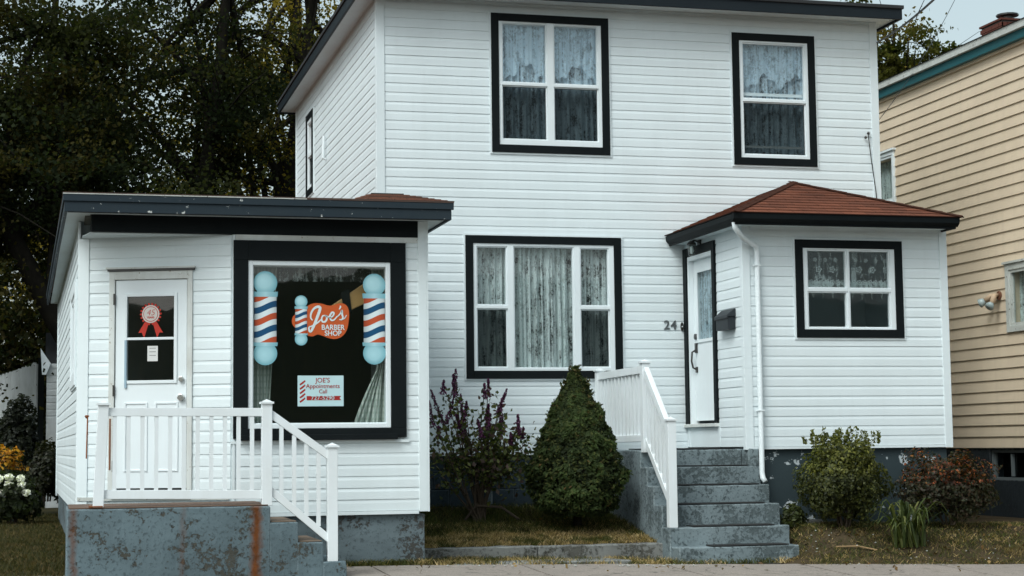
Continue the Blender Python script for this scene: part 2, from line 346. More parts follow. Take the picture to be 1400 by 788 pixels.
def text(s, fr, u, n, z, size, mat, parent, name='lettering', extr=.0006, align='CENTER', sx=1.0, bold=0, shear=0):
    cu = bpy.data.curves.new(name, 'FONT'); cu.body = s; cu.size = size; cu.align_x = align; cu.align_y = 'CENTER'; cu.extrude = extr; cu.offset = bold; cu.shear = shear
    to = bpy.data.objects.new('tmp', cu); C.objects.link(to); bpy.context.view_layer.update()
    me = bpy.data.meshes.new_from_object(to.evaluated_get(bpy.context.evaluated_depsgraph_get())); bpy.data.objects.remove(to)
    off = ORG[parent]; me.name = name
    co = [fr.p(u+v.co.x*sx, n+v.co.z, z+v.co.y)-off for v in me.vertices]
    for v, c in zip(me.vertices, co): v.co = c
    me.materials.clear(); me.materials.append(mat)
    o = link(bpy.data.objects.new(name, me)); ORG[o] = off; o.parent = parent; return o
def flat(name, col, rough=.5):
    m, n, l = newmat(name); v = coords(n, l); c = mix(n, l, noise(n, l, v, 8, 3), col, tuple(x*.88 for x in col)); return fin(m, n, l, c, rough, spec=.3)
def leaves(name, cen, size, cols, mat, parent=None, nrm=None, flatten=0, aspect=1.6, jitter=.35, fold=True):
    n = len(cen); cen = np.asarray(cen, float); size = size*(1+jitter*(RNG.random(n)-.5)*2)
    if nrm is None: d = RNG.normal(size=(n, 3))
    else: d = nrm+RNG.normal(size=(n, 3))*.55
    d /= np.linalg.norm(d, axis=1)[:, None]; r = RNG.normal(size=(n, 3)); a = np.cross(d, r); a /= np.linalg.norm(a, axis=1)[:, None]; b = np.cross(d, a)
    A = a*size[:, None]*aspect/2; B = b*size[:, None]/2; off = np.array(ORG[parent]) if parent is not None else 0
    V = np.stack([cen-A, cen+B-A*.1+d*size[:, None]*.12, cen+A, cen-B-A*.1+d*size[:, None]*.12], 1).reshape(-1, 3)-off
    me = bpy.data.meshes.new(name); me.vertices.add(4*n); me.vertices.foreach_set('co', V.astype(np.float32).ravel())
    me.loops.add(4*n); me.loops.foreach_set('vertex_index', np.arange(4*n, dtype=np.int32)); me.polygons.add(n)
    me.polygons.foreach_set('loop_start', np.arange(0, 4*n, 4, dtype=np.int32)); me.polygons.foreach_set('loop_total', np.full(n, 4, np.int32)); me.update(calc_edges=True)
    cols = np.asarray(cols, float); c = cols if cols.shape == (n, 3) else cols[RNG.integers(0, len(cols), n)]
    c = c*(.7+.6*RNG.random((n, 1))); c4 = np.repeat(np.concatenate([c, np.ones((n, 1))], 1), 4, 0)
    at = me.color_attributes.new('Col', 'FLOAT_COLOR', 'POINT'); at.data.foreach_set('color', c4.astype(np.float32).ravel())
    me.materials.append(mat); o = link(bpy.data.objects.new(name, me)); ORG[o] = ORG[parent] if parent is not None else Vector()
    if parent is not None: o.parent = parent
    return o

# ------------------------------------------------------------------ ground
def gs(x): return .03-.025*(min(max(x, 3.5), 14)-3.5)
def gz(x, y):
    s = gs(x)
    if y < -3.5: return s-.02+.028*(max(y, -9.3)+3.5)
    if x < 3: return s+.009*(y+3.5)*(1 if y < 14 else 0)+(.009*17.5 if y >= 14 else 0)-.02*(1 if y < -3.2 else 0)
    t = min(max((y+3.5)/1.1, 0), 1); t = t*t*(3-2*t)
    return s+t*(.12+.24*min(max((x-7.72)/.25, 0), 1)) if x > 7.7 else s-.02
def sheet(name, xs, ys, f, mat, kind='structure'):
    m = MB()
    for y in ys:
        for x in xs: m.P(x, y, f(x, y))
    k = len(xs)
    for j in range(len(ys)-1):
        for i in range(k-1): m.f.append([j*k+i, j*k+i+1, (j+1)*k+i+1, (j+1)*k+i])
    return m.build(name, mat, None, kind=kind, recalc=False, smooth=True)
xs = [-900, -300, -100, -40, -20, -12, -8, -6, -4, -3, -2, -1.5, -1, -.5, 0, .5, 1.5, 3, 3.4, 4, 5, 6, 7, 7.5, 7.72, 7.85, 8, 8.5, 9, 9.5, 10, 10.5, 11, 12, 14, 20, 40, 100, 300, 900]
ys = [-6.9, -6, -5, -4, -3.6, -3.5, -3.2, -3.0, -2.8, -2.6, -2.4, -2, -1, 0, 2, 4, 6, 9, 12, 14, 16, 20, 30, 60, 150, 400, 900]
sheet('ground', xs, [-900, -300, -60, -30, -12, -9.5]+ys, lambda x, y: gz(x, y)-(.16 if y < -9.4 else .0), soil)
sheet('lawn', [-30, -15, -8, -5, -3, -2, -1, -.5, 0, .3], [-4.6, -3.5, -3.2, -2, 0, 3, 6, 9, 12, 14, 16], lambda x, y: gz(x, y)+.012, lawnsoil)
sheet('road', [-900, -100, -20, -6, 0, 14, 30, 100, 900], [-60, -22, -15, -9.4], lambda x, y: gs(x)-.29, asphalt)
kb = MB()
for i in range(20):
    x0 = -15+i*2; kb.prism([(-9.55, gs(x0)-.4), (-9.31, gs(x0)-.4), (-9.31, gs(x0)-.145), (-9.53, gs(x0)-.145)], x0, x0+1.99)
kb.build('kerb', conc_kerb, None, kind='structure')
sw = link(bpy.data.objects.new('sidewalk', None)); sw['kind'] = 'structure'; ORG[sw] = Vector()
def edge(x): return -3.42-.05*math.sin(x*2.1)-.03*math.sin(x*5.3+1)-(.12 if x > 7.5 else 0)
xx = -12.0
while xx < 20:
    m = MB(); seg = [xx+.012+(1.476)*k/8 for k in range(9)]
    T = [m.P(x, edge(x), gs(x)+.006) for x in seg]+[m.P(x, -9.3, gs(x)-.15) for x in seg[::-1]]
    Bq = [m.P(x, edge(x)+.01, gs(x)-.06) for x in seg]+[m.P(x, -9.3, gs(x)-.21) for x in seg[::-1]]
    k = len(T); m.f += [T, Bq[::-1]]+[[T[i], T[(i+1) % k], Bq[(i+1) % k], Bq[i]] for i in range(k)]
    m.build('paving_slab', walk, sw); xx += 1.5

# ------------------------------------------------------------------ main house
XL, XR, DEP, ZT, ZB = 3.697, 10.25, 7.3, 6.62, 1.11
house = thing('house', 'large two-storey white clapboard house with black-trimmed windows and lace curtains', 'house', (XL, 0, 0))
F0 = front(0); FL = left(XL)
W1 = (5.104, 6.61, 4.76, 6.485); W2 = (8.252, 9.384, 4.696, 6.393); W3 = (4.758, 6.73, 1.998, 3.733); WS = (5.31, 6.03, 5.0, 6.26)
hf = [hole(*W1), hole(*W2), hole(*W3)]
wall(F0, XL+.02, XR-.02, ZB, ZT, hf, house, vinyl)
siding(F0, XL+.06, XR-.07, ZB, ZT, hf+[(7.66, 10.05, 1.1, 3.55)], house, vinyl)
wall(FL, .125, DEP, ZB, ZT, [hole(*WS)], house, vinyl)
siding(FL, .07, DEP-.06, 3.4, ZT, [hole(*WS)], house, vinyl)
MB().box(XR-.12, XR, .02, DEP, ZB, ZT).build('wall', vinyl, house); MB().box(XL+.02, XR-.12, DEP-.12, DEP, ZB, ZT).build('wall', vinyl, house)
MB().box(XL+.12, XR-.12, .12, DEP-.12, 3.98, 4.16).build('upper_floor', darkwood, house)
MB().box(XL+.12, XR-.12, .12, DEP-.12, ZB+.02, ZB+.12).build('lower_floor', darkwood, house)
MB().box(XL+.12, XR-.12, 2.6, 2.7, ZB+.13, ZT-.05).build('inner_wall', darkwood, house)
for (x, y, sx, sy) in ((XL, 0, 1, 1), (XR, 0, -1, 1), (XL, DEP, 1, -1)):
    c = MB(); a = .085
    c.box(min(x-.022*sx, x+a*sx), max(x-.022*sx, x+a*sx), min(y-.022*sy, y), max(y-.022*sy, y), ZB-.02, ZT-.004)
    c.box(min(x-.021*sx, x), max(x-.021*sx, x), min(y, y+a*sy), max(y, y+a*sy), ZB-.02, ZT-.004)
    c.build('corner_post', vinyl, house, bevel=.004)
MB(F0).box(XL+.08, XR-.07, 0, .02, ZB-.03, ZB-.002).build('starter_strip', vinyl, house)
# foundation of blocks with recessed joints
def block_wall(fr, u0, u1, z0, z1, parent, mat, bw=.4, bh=.2, name='block', depth=.2, inset=.03):
    MB(fr).box(u0, u1, -depth, -inset-.012, z0-.4, z1).build('foundation', mat, parent)
    r = 0; z = z1
    while z > z0:
        zz = max(z-bh, z0-.05); u = u0-(bw/2 if r % 2 else 0)
        while u < u1-.01:
            a, b = max(u, u0), min(u+bw, u1)
            if b-a > .03: MB(fr).box(a+.004, b-.004, -inset-.05, -inset+random.uniform(-.003, .003), zz+.004, z-.004).build(name, mat, parent, bevel=.008)
            u += bw
        z -= bh; r += 1
block_wall(F0, 3.75, 6.36, .36, ZB-.03, house, conc_dark)
MB().box(7.8, XR-.03, .03, .2, 0, ZB).build('foundation', conc_dark, house); MB().box(XL+.03, XL+.2, .2, DEP-.05, 0, ZB-.01).build('foundation', conc_dark, house); MB().box(XR-.2, XR-.03, .2, DEP-.05, -.1, ZB-.01).build('foundation', conc_dark, house)
MB().box(5.0, 5.06, -.035, .02, .4, ZB-.04).build('service_pipe', conc_found, house)
# roof: low hip with deep soffit
ex0, ex1, ey0, ey1, ez = 3.425, 10.47, -.36, 7.60, 6.62
r = MB(); r.box(ex0+.03, ex1-.03, ey0+.03, ey1-.03, ez, ez+.012); r.build('soffit', soffit_m, house)
g = MB()
for k in range(22): g.box(ex0+.04, ex1-.04, 0, 0, 0, 0) if False else None
fa = MB(); casing(MB(), 0, 1, 0, 1, .1, 0, 1)
for (a, b, c, d) in ((ex0, ex1, ey0, ey0+.03), (ex0, ex1, ey1-.03, ey1), (ex0, ex0+.03, ey0+.03, ey1-.03), (ex1-.03, ex1, ey0+.03, ey1-.03)): fa.box(a, b, c, d, ez-.03, ez+.105)
fa.build('fascia', slate2, house, bevel=.004)
dr = MB()
for (a, b, c, d) in ((ex0-.02, ex1+.02, ey0-.02, ey0+.02), (ex0-.02, ex0+.02, ey0+.02, ey1+.02), (ex1-.02, ex1+.02, ey0+.02, ey1+.02)): dr.box(a, b, c, d, ez+.106, ez+.15)
dr.build('roof_edge', roofdark, house, bevel=.006)
def roofpoly(m, pts): m.poly(pts)
rm = MB(); e = .02; z0 = ez+.151; A = (ex0-e, ey0-e, z0); B = (ex1+e, ey0-e, z0); Cc = (ex1+e, ey1+e, z0); D = (ex0-e, ey1+e, z0); P1 = (6.9, 3.2, z0+.75); P2 = (6.9, 4.1, z0+.75)
for q in ((A, B, P1), (B, Cc, P2, P1), (Cc, D, P2), (D, A, P1, P2), (A, D, Cc, B)): rm.poly(q)
rm.build('roof', roofdark, house)
# frieze line under soffit
MB(F0).box(XL+.09, XR-.09, .018, .03, ZT-.035, ZT-.003).build('frieze', soffit_m, house)
# windows
def dh(u0, u1, z0, z1, zs, rail=.055): return [(u0, u1, zs+rail/2, z1, False), (u0, u1, z0, zs-rail/2, True)]
a, b, c, d = W1
w1 = window(F0, *W1, house, dh(5.238, 5.815, 4.92, 6.385, 5.61, .03)+dh(5.897, 6.475, 4.92, 6.385, 5.61, .03))
curtain(F0, 5.18, 5.88, 4.86, 6.46, -.11, w1, lace_blue, 7, .024, seed=1); curtain(F0, 5.86, 6.52, 4.86, 6.46, -.12, w1, lace_blue, 6, .024, seed=2)
for (a, b, sd_) in ((5.19, 5.87, 21), (5.87, 6.51, 22)):
    curtain(F0, a, b, 5.7, 6.46, -.075, w1, lace_blue, 6, .012, seed=sd_, name='valance', zb=lambda t: 5.80+.09*math.cos(t*9.4+1)+.03*math.sin(t*31))
a, b, c, d = W2
w2 = window(F0, *W2, house, dh(8.39, 9.25, 4.83, 6.275, 5.53, .032))
curtain(F0, 8.36, 9.28, 4.80, 6.3, -.12, w2, lace_blue, 8, .024, seed=3)
curtain(F0, 8.36, 9.28, 5.7, 6.34, -.08, w2, lace_blue, 8, .012, seed=23, name='valance', zb=lambda t: 5.80+.08*math.cos(t*14+.5)+.03*math.sin(t*37))
MB(F0).box(8.41, 9.23, -.065, -.05, 5.60, 5.64).box(8.41, 9.23, -.065, -.05, 4.93, 4.96).build('curtain_rod', white, w2)
w3 = window(F0, *W3, house, dh(4.892, 5.28, 2.13, 3.605, 2.865, .035)+[(5.353, 6.123, 2.12, 3.612, False)]+dh(6.198, 6.575, 2.13, 3.605, 2.865, .035))
curtain(F0, 4.87, 5.5, 2.05, 3.68, -.12, w3, lace, 7, seed=4); curtain(F0, 5.45, 6.05, 2.05, 3.68, -.10, w3, lace, 7, amp=.03, seed=5); curtain(F0, 6.0, 6.62, 2.05, 3.68, -.12, w3, lace, 7, seed=6)
window(FL, *WS, house, dh(WS[0]+.15, WS[1]-.15, WS[2]+.15, WS[3]-.15, 5.62))
MB(FL).tube([(4.05, .05, 5.62), (4.05, .06, 5.3), (4.05, .02, 5.28)], .02).build('vent_hook', white, house)
num = thing('house_number', 'dark grey metal house number 24 on white siding beside the front door', 'house number', (7.35, -.02, 2.65))
numm = flat('number_metal', (.10, .11, .115), .4)
text('2', F0, 7.312, .019, 2.654, .155, numm, num, 'digit', .004, bold=.003); text('4', F0, 7.402, .019, 2.654, .155, numm, num, 'digit', .004, bold=.003)
bell = thing('doorbell', 'small black oval doorbell between the number 24 and the front door', 'doorbell', (7.53, -.02, 2.64))
MB(F0).prism([(7.508+.02*math.cos(t), 2.64+.055*math.sin(t)) for t in [k*math.pi/8 for k in range(16)]], .016, .034, 'n').build('plate', metal_dark, bell, bevel=.003)
MB(F0).prism([(7.508+.009*math.cos(t), 2.64+.009*math.sin(t)) for t in [k*math.pi/5 for k in range(10)]], .034, .04, 'n').build('button', white, bell)

# ------------------------------------------------------------------ entrance porch (annex)
AX0, AX1, AY, AB, AT = 7.571, 10.11, -1.914, 1.15, 3.68
porch = thing('entrance_porch', 'white clapboard entrance porch with red-brown hipped roof and street door', 'porch', (AX0, AY, 0))
FA = front(AY); FD = left(AX0); AW = (8.2, 9.546, 2.389, 3.52)
wall(FA, AX0+.02, AX1-.02, AB, AT, [hole(*AW)], porch, vinyl, .1)
siding(FA, AX0+.05, AX1-.07, AB, AT, [hole(*AW)], porch, vinyl)
dh_ = (-1.10, -.02, 1.30, 3.61)      # door opening incl. black casing
wall(FD, AY+.10, 0, AB, AT, [(-1.0, -.12, 1.42, 3.52)], porch, vinyl, .1)
siding(FD, AY+.06, -.005, AB, AT, [(-1.09, -.0, 1.2, 3.55)], porch, vinyl)
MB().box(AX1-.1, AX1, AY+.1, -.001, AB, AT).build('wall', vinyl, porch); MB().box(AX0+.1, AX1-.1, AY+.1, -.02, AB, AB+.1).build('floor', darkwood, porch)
for x, s in ((AX0, 1), (AX1, -1)):
    c = MB(); c.box(min(x-.022*s, x+.075*s), max(x-.022*s, x+.075*s), AY-.022, AY, AB-.035, AT-.002); c.box(min(x-.021*s, x), max(x-.021*s, x), AY, AY+.07, AB-.035, AT-.002); c.build('corner_post', vinyl, porch, bevel=.004)
MB(FA).box(AX0+.07, AX1-.07, 0, .02, AB-.03, AB-.002).build('starter_strip', vinyl, porch)
MB(FA).box(AX0+.15, AX1-.04, -.2, -.03, -.2, AB-.031).build('foundation', conc_chip, porch); MB().box(AX1-.2, AX1-.03, AY+.2, 0, -.2, AB-.03).build('foundation', conc_dark, porch)
aw = window(FA, *AW, porch, [(8.345, 8.848, 2.957, 3.41, False), (8.868, 9.395, 2.957, 3.41, False), (8.345, 8.848, 2.50, 2.925, False), (8.868, 9.395, 2.50, 2.925, False)], pane_top=glass_low)
lv = curtain(FA, 8.3, 9.42, 3.03, 3.42, -.09, aw, lace_small, 6, .006, seed=8, name='valance')
sc = MB(FA)
for i in range(18):
    u = 8.31+i*.062; sc.poly([(u, -.088, 2.985), (u+.031, -.088, 2.90 if i % 2 else 2.84), (u+.062, -.088, 2.985), (u+.062, -.088, 3.05), (u, -.088, 3.05)])
sc.build('lace_edge', lace, aw, recalc=False)
fl = MB(FA)
for row, (zz, rr, n_f) in enumerate(((3.04, .030, 16), (3.19, .036, 7), (3.30, .022, 9))):
    for i in range(n_f):
        u = 8.37+i*(1.02/(n_f-1)); T_ = [k*math.pi/12 for k in range(25)]; g = lambda t, s: (u+rr*s*(1+.22*math.cos(5*t))*math.cos(t), -.082, zz+rr*s*(1+.22*math.cos(5*t))*math.sin(t))
        for p_, q_ in zip(T_, T_[1:]): fl.poly([g(p_, 1), g(q_, 1), g(q_, .62), g(p_, .62)])
        fl.poly([g(t, .3) for t in T_[:-1]])
fl.build('lace_flowers', lace_small2, aw, recalc=False)
# door: black casing, white jamb, leaf, tall light, hardware
dc = MB(FD); dc.box(-.135, -.022, -.02, .04, 1.43, 3.6); dc.box(-1.085, -1.0, -.02, .04, 1.43, 3.6); dc.box(-.999, -.136, -.02, .039, 3.5, 3.6)
door = dc.build('door', black, porch, bevel=.003)
j = MB(FD); j.box(-.175, -.137, -.09, .02, 1.43, 3.49); j.box(-.998, -.96, -.09, .02, 1.43, 3.49); j.box(-.959, -.176, -.09, .019, 3.44, 3.49); j.build('jamb', white, door)
lf = MB(FD)
for q in rects_minus(-.958, -.178, 1.47, 3.435, [(-.83, -.31, 2.45, 3.29)]): lf.box(q[0], q[1], -.075, -.045, q[2], q[3])
lf.build('door_leaf', white, door)
dm = MB(FD); casing(dm, -.86, -.28, 2.42, 3.32, .04, -.046, -.032); dm.build('glazing_bead', white, door, bevel=.004)
MB(FD).poly([(-.83, -.055, 2.45), (-.31, -.055, 2.45), (-.31, -.055, 3.29), (-.83, -.055, 3.29)]).build('pane', glass_low, door, recalc=False)
curtain(FD, -.84, -.3, 2.44, 3.31, -.078, door, lace_blue, 5, .006, seed=31)
hd = MB(FD); hd.box(-.275, -.23, -.045, -.02, 2.30, 2.42); hd.tube([(-.25, -.02, 2.33), (-.25, .02, 2.31), (-.25, .03, 2.2), (-.25, .01, 2.12), (-.25, -.03, 2.1)], .012, 8); hd.box(-.27, -.235, -.045, -.025, 2.06, 2.13); hd.build('door_handle', metal_dark, door)
MB(FD).prism([(-.252+.032*math.cos(t), 2.50+.036*math.sin(t)) for t in [k*math.pi/6 for k in range(12)]], -.045, -.015, 'n').build('deadbolt', metal_dark, door)
MB(FD).box(-1.09, -.02, -.1, .06, 1.39, 1.43).build('threshold', oldwhite, porch, bevel=.004)
MB(FD).box(-1.12, -.015, -.1, .016, 1.15, 1.385).build('door_apron', vinyl, porch)
MB(FD).box(-.125, -.10, .016, .026, 1.15, 1.385).build('apron_trim', vinyl, porch)
# roof
px0, px1, py0, pz = 7.355, 10.09, -2.25, 3.64
MB().box(px0+.02, px1-.02, py0+.02, -.03, pz+.02, pz+.04).build('soffit', soffit_m, porch)
f_ = MB(); f_.box(px0, px1, py0, py0+.03, pz, pz+.105); f_.box(px0, px0+.03, py0+.03, -.025, pz, pz+.105); f_.box(px1-.03, px1, py0+.03, -.025, pz, pz+.105); f_.build('fascia', black, porch, bevel=.004)
g_ = MB()
g_.prism([(py0-.055, pz+.06), (py0-.001, pz+.02), (py0-.001, pz+.125), (py0-.06, pz+.125)], px0-.045, px1+.02); g_.prism([(px0-.040, pz+.06), (px0-.001, pz+.02), (px0-.001, pz+.12), (px0-.045, pz+.12)], py0-.02, -.03, 'n')
g_.build('gutter', black, porch, bevel=.004)
MB(front(AY)).box(AX0+.08, AX1-.08, .018, .03, AT-.05, AT-.01).build('frieze', vinyl, porch)
ap = (8.655, -.88, 4.345); zr = pz+.127; E0 = (px0-.055, py0-.07, zr); E1 = (px1+.05, py0-.07, zr); EB0 = (px0-.055, -.028, zr); EB1 = (px1+.05, -.028, zr); rb = (8.655, -.028, 4.345)
def slope(mb, A, B, D, Cq, n, lift=.009):
    A, B, D, Cq = map(Vector, (A, B, D, Cq)); nor = (B-A).cross((D+Cq)/2-A).normalized(); nor = nor if nor.z > 0 else -nor
    L = ((D+Cq)/2-(A+B)/2).length
    ud = (B-A).normalized()
    for i in range(n):
        t0, t1 = i/n, (i+1)/n; p = [A.lerp(D, t0)+nor*lift, B.lerp(Cq, t0)+nor*lift, B.lerp(Cq, t1)+nor*.001, A.lerp(D, t1)+nor*.001, A.lerp(D, t0)-nor*.001, B.lerp(Cq, t0)-nor*.001]
        k = len(mb.v); mb.v += p; mb.f += [[k, k+1, k+2, k+3], [k, k+4, k+5, k+1]]
        for q, tt in zip(p, (t0, t0, t1, t1, t0, t0)): mb.uv.append(((q-A).dot(ud), tt*L+(0 if tt != t0 else .0)))
def flatroof(name, parent, mat, slopes, n):
    m = MB(); m.uv = []
    for s in slopes: slope(m, *s, n)
    return m.build(name, mat, parent, recalc=False)
flatroof('roof', porch, shingle, [(E0, E1, ap, ap), (EB0, E0, rb, ap), (E1, EB1, ap, rb)], 12)
MB().poly([E0, E1, EB1, EB0]).build('roof_deck', roofdark, porch)
hp = MB()
for A_ in (E0, E1):
    a_, b_ = Vector(A_)+Vector((0, 0, .012)), Vector(ap)+Vector((0, 0, .012)); d_ = (b_-a_).normalized(); s_ = d_.cross(Vector((0, 0, 1))).normalized()*.07
    for k in range(9):
        p, q = a_.lerp(b_, k/9), a_.lerp(b_, (k+1.15)/9); u_ = Vector((0, 0, .012))
        hp.poly([tuple(p+s_-u_), tuple(p+u_), tuple(q+u_*.5), tuple(q+s_-u_)]); hp.poly([tuple(p+u_), tuple(p-s_-u_), tuple(q-s_-u_), tuple(q+u_*.5)])
hc = hp.build('hip_cap', shingle, porch, recalc=False)
# downspout, lamp, mailbox
dsp = MB(); dsp.tube([(7.36, -2.2, 3.67), (7.37, -2.2, 3.60), (7.50, -2.10, 3.50), (7.70, -1.985, 3.43), (7.715, -1.98, 3.36), (7.715, -1.98, .86), (7.72, -1.99, .80), (7.735, -2.02, .755)], .031, 10)
ds = thing('downspout', 'white round rainwater downspout at the left front corner of the porch', 'downspout', (7.715, -1.98, .7)); dsp.build('pipe', white, ds, smooth=True)
for zz in (3.2, 1.55): MB().box(7.678, 7.752, -2.013, -1.935, zz, zz+.015).build('strap', white, ds)
lm = thing('wall_lantern', 'small black wall lantern with clear glass above the front door', 'lamp', (7.55, -.55, 3.6))
MB(FD).box(-.62, -.52, .005, .03, 3.56, 3.68).build('backplate', metal_dark, lm, bevel=.004)
MB(FD).tube([(-.57, .03, 3.63), (-.57, .07, 3.655), (-.56, .11, 3.64)], .012).build('arm', metal_dark, lm)
MB(FD).lathe((-.56, .115, 3.60), [(.012, .05), (.055, .02), (.062, 0), (.05, -.004)], 8).build('cap', metal_dark, lm)
MB(FD).lathe((-.56, .115, 3.465), [(.040, 0), (.052, .13)], 6).build('glass', glass_shop, lm)
MB(FD).lathe((-.56, .115, 3.49), [(.014, 0), (.034, .04), (.022, .085)], 8).build('bulb', white, lm)
ca = MB(FD)
for k in range(6):
    t = k*math.pi/3; ca.tube([(-.56+.036*math.cos(t), .115+.036*math.sin(t), 3.475), (-.56+.046*math.cos(t), .115+.046*math.sin(t), 3.595)], .004, 4)
ca.build('cage', metal_dark, lm)
mbx = thing('mailbox', 'dark grey wall mailbox with sloping lid right of the front door', 'mailbox', (AX0, -1.5, 2.5)); mbm = flat('mailbox_metal', (.022, .027, .032), .45)
MB(FD).box(-1.68, -1.30, .018, .11, 2.50, 2.645).build('body', mbm, mbx, bevel=.006)
MB(FD).prism([(.016, 2.735), (.03, 2.74), (.125, 2.66), (.125, 2.625), (.112, 2.625), (.112, 2.646), (.016, 2.646)], -1.695, -1.285).build('lid', mbm, mbx, bevel=.004)

# ------------------------------------------------------------------ front steps
SX0, SX1 = 6.35, 7.72
steps = thing('front_steps', 'grey painted concrete front steps, six risers up to the house door', 'steps', (7.0, -1.9, 0))
lev = [(-1.74, 1.125), (-1.95, .935), (-2.18, .73), (-2.44, .53), (-2.68, .30), (-2.92, .10)]
def rough_block(x0, x1, y0, y1, z0, z1, name, mat, parent, cuts=6, amp=.006):
    b = bmesh.new(); bmesh.ops.create_cube(b, size=1)
    for v in b.verts: v.co = Vector(((x0+x1)/2+v.co.x*(x1-x0), (y0+y1)/2+v.co.y*(y1-y0), (z0+z1)/2+v.co.z*(z1-z0)))
    bmesh.ops.subdivide_edges(b, edges=b.edges, cuts=cuts, use_grid_fill=True)
    from mathutils import noise as mn
    for v in b.verts:
        v.co += mn.noise_vector(v.co*7)*amp+mn.noise_vector(v.co*19)*amp*.5; v.co -= ORG[parent]
    me = bpy.data.meshes.new(name); b.to_mesh(me); b.free(); me.materials.append(mat)
    o = link(bpy.data.objects.new(name, me)); o.parent = parent; ORG[o] = ORG[parent]
    md = o.modifiers.new('Bevel', 'BEVEL'); md.width = .012; md.segments = 2; md.limit_method = 'ANGLE'; md.angle_limit = R_(50); return o
rough_block(SX0, AX0-.003, lev[0][0], -.022, -.3, 1.125, 'landing', conc_steps, steps, 10)
prev = lev[0][0]
for k, (y, z) in enumerate(lev[1:]):
    x0 = SX0 if k < 4 else SX0+.02; rough_block(x0, SX1-.01+.006*k, y, prev+.01, -.35, z, 'step', conc_steps, steps, 9); prev = y
rough_block(AX0+.0, AX0+.13, AY-.03, lev[0][0]+.2, -.3, 1.13, 'landing_end', conc_steps, steps, 4)
for k, (y, z) in enumerate(lev):
    yb = (lev[k-1][0] if k else -.5); x0 = (6.62, 6.55, 6.5, 6.52, 6.62, 6.75)[k]; x1 = (7.5, 7.56, 7.6, 7.55, 7.56, 7.62)[k]
    m = MB(); m.box(x0, x1, y+.004, yb-.015, z+.004, z+.016)
    mt = m.build('step_mat', rubber, None, bevel=.004)
    nm = ['on the landing at the front door', 'on the second step below the front door', 'on the third step, beside the downspout', 'on the fourth step, middle of the flight', 'on the fifth step, next to the newel foot', 'on the lowest front step'][k]
    setp(mt, 'thin black rubber mat '+nm, 'step mat', 'black mats on the front steps')

# ------------------------------------------------------------------ railings
def post(x, y, z0, z1, parent, wd=.094, lean=0):
    m = MB(); m.prism([(x-wd/2, y-wd/2), (x+wd/2, y-wd/2), (x+wd/2, y+wd/2), (x-wd/2, y+wd/2)], z0, z1, 'z')
    if lean:
        for v in m.v:
            v.x += lean*(v.z-z0)
    o = m.build('post', railw, parent, bevel=.004)
    c = MB(); q = wd/2+.014; xx = x+lean*(z1-z0)
    c.box(xx-q, xx+q, y-q, y+q, z1+.001, z1+.02); k = len(c.v); c.v += [Vector((xx+sx*(q-.012), y+sy*(q-.012), z1+.02)) for sx, sy in ((-1, -1), (1, -1), (1, 1), (-1, 1))]+[Vector((xx, y, z1+.045))]
    c.f += [[k, k+1, k+4], [k+1, k+2, k+4], [k+2, k+3, k+4], [k+3, k, k+4]]
    c.build('post_cap', railw, o)
    return o
def bar(a, b, hw, hh, name, parent, mat=None):       # a..b are Vectors, section hw wide, hh tall (vertical)
    a, b = Vector(a), Vector(b); d = (b-a); d.z = 0; s = d.normalized().cross(Vector((0, 0, 1)))*hw/2; h = Vector((0, 0, hh/2)); m = MB()
    m.v = [a-s-h, a+s-h, a+s+h, a-s+h, b-s-h, b+s-h, b+s+h, b-s+h]; m.f = [[0, 3, 2, 1], [4, 5, 6, 7], [0, 1, 5, 4], [1, 2, 6, 5], [2, 3, 7, 6], [3, 0, 4, 7]]
    return m.build(name, mat or railw, parent, bevel=.003)
def balusters(a0, b0, a1, b1, n, parent, wd=.036, lo=None):
    """from bottom line a0-b0 to top line a1-b1"""
    a0, b0, a1, b1 = map(Vector, (a0, b0, a1, b1))
    for i in range(n):
        t = (i+.5)/n if lo is None else lo[i]; p, q = a0.lerp(b0, t), a1.lerp(b1, t); m = MB()
        m.prism([(p.x-wd/2, p.y-wd/2), (p.x+wd/2, p.y-wd/2), (p.x+wd/2, p.y+wd/2), (p.x-wd/2, p.y+wd/2)], p.z, q.z, 'z'); m.build('baluster', railw, parent)
rr = thing('stair_railing', 'white railing beside the front steps, next to the cone-shaped evergreen', 'railing', (6.4, -1.8, 1.12))
RX = 6.405
post(RX, -.09, 1.12, 2.08, rr); post(RX, -1.80, 1.10, 2.10, rr); post(RX, -2.62, .30, 1.44, rr)
bar((RX, -.14, 2.02), (RX, -1.75, 2.03), .06, .085, 'top_rail', rr); bar((RX, -.14, 1.25), (RX, -1.75, 1.26), .05, .075, 'bottom_rail', rr)
balusters((RX, -.14, 1.28), (RX, -1.75, 1.29), (RX, -.14, 1.98), (RX, -1.75, 1.99), 12, rr)
bar((RX, -1.85, 2.00), (RX, -2.575, 1.345), .06, .11, 'top_rail', rr); bar((RX, -1.85, 1.21), (RX, -2.575, .58), .05, .10, 'bottom_rail', rr)
balusters((RX, -1.85, 1.24), (RX, -2.575, .62), (RX, -1.85, 1.95), (RX, -2.575, 1.30), 6, rr)

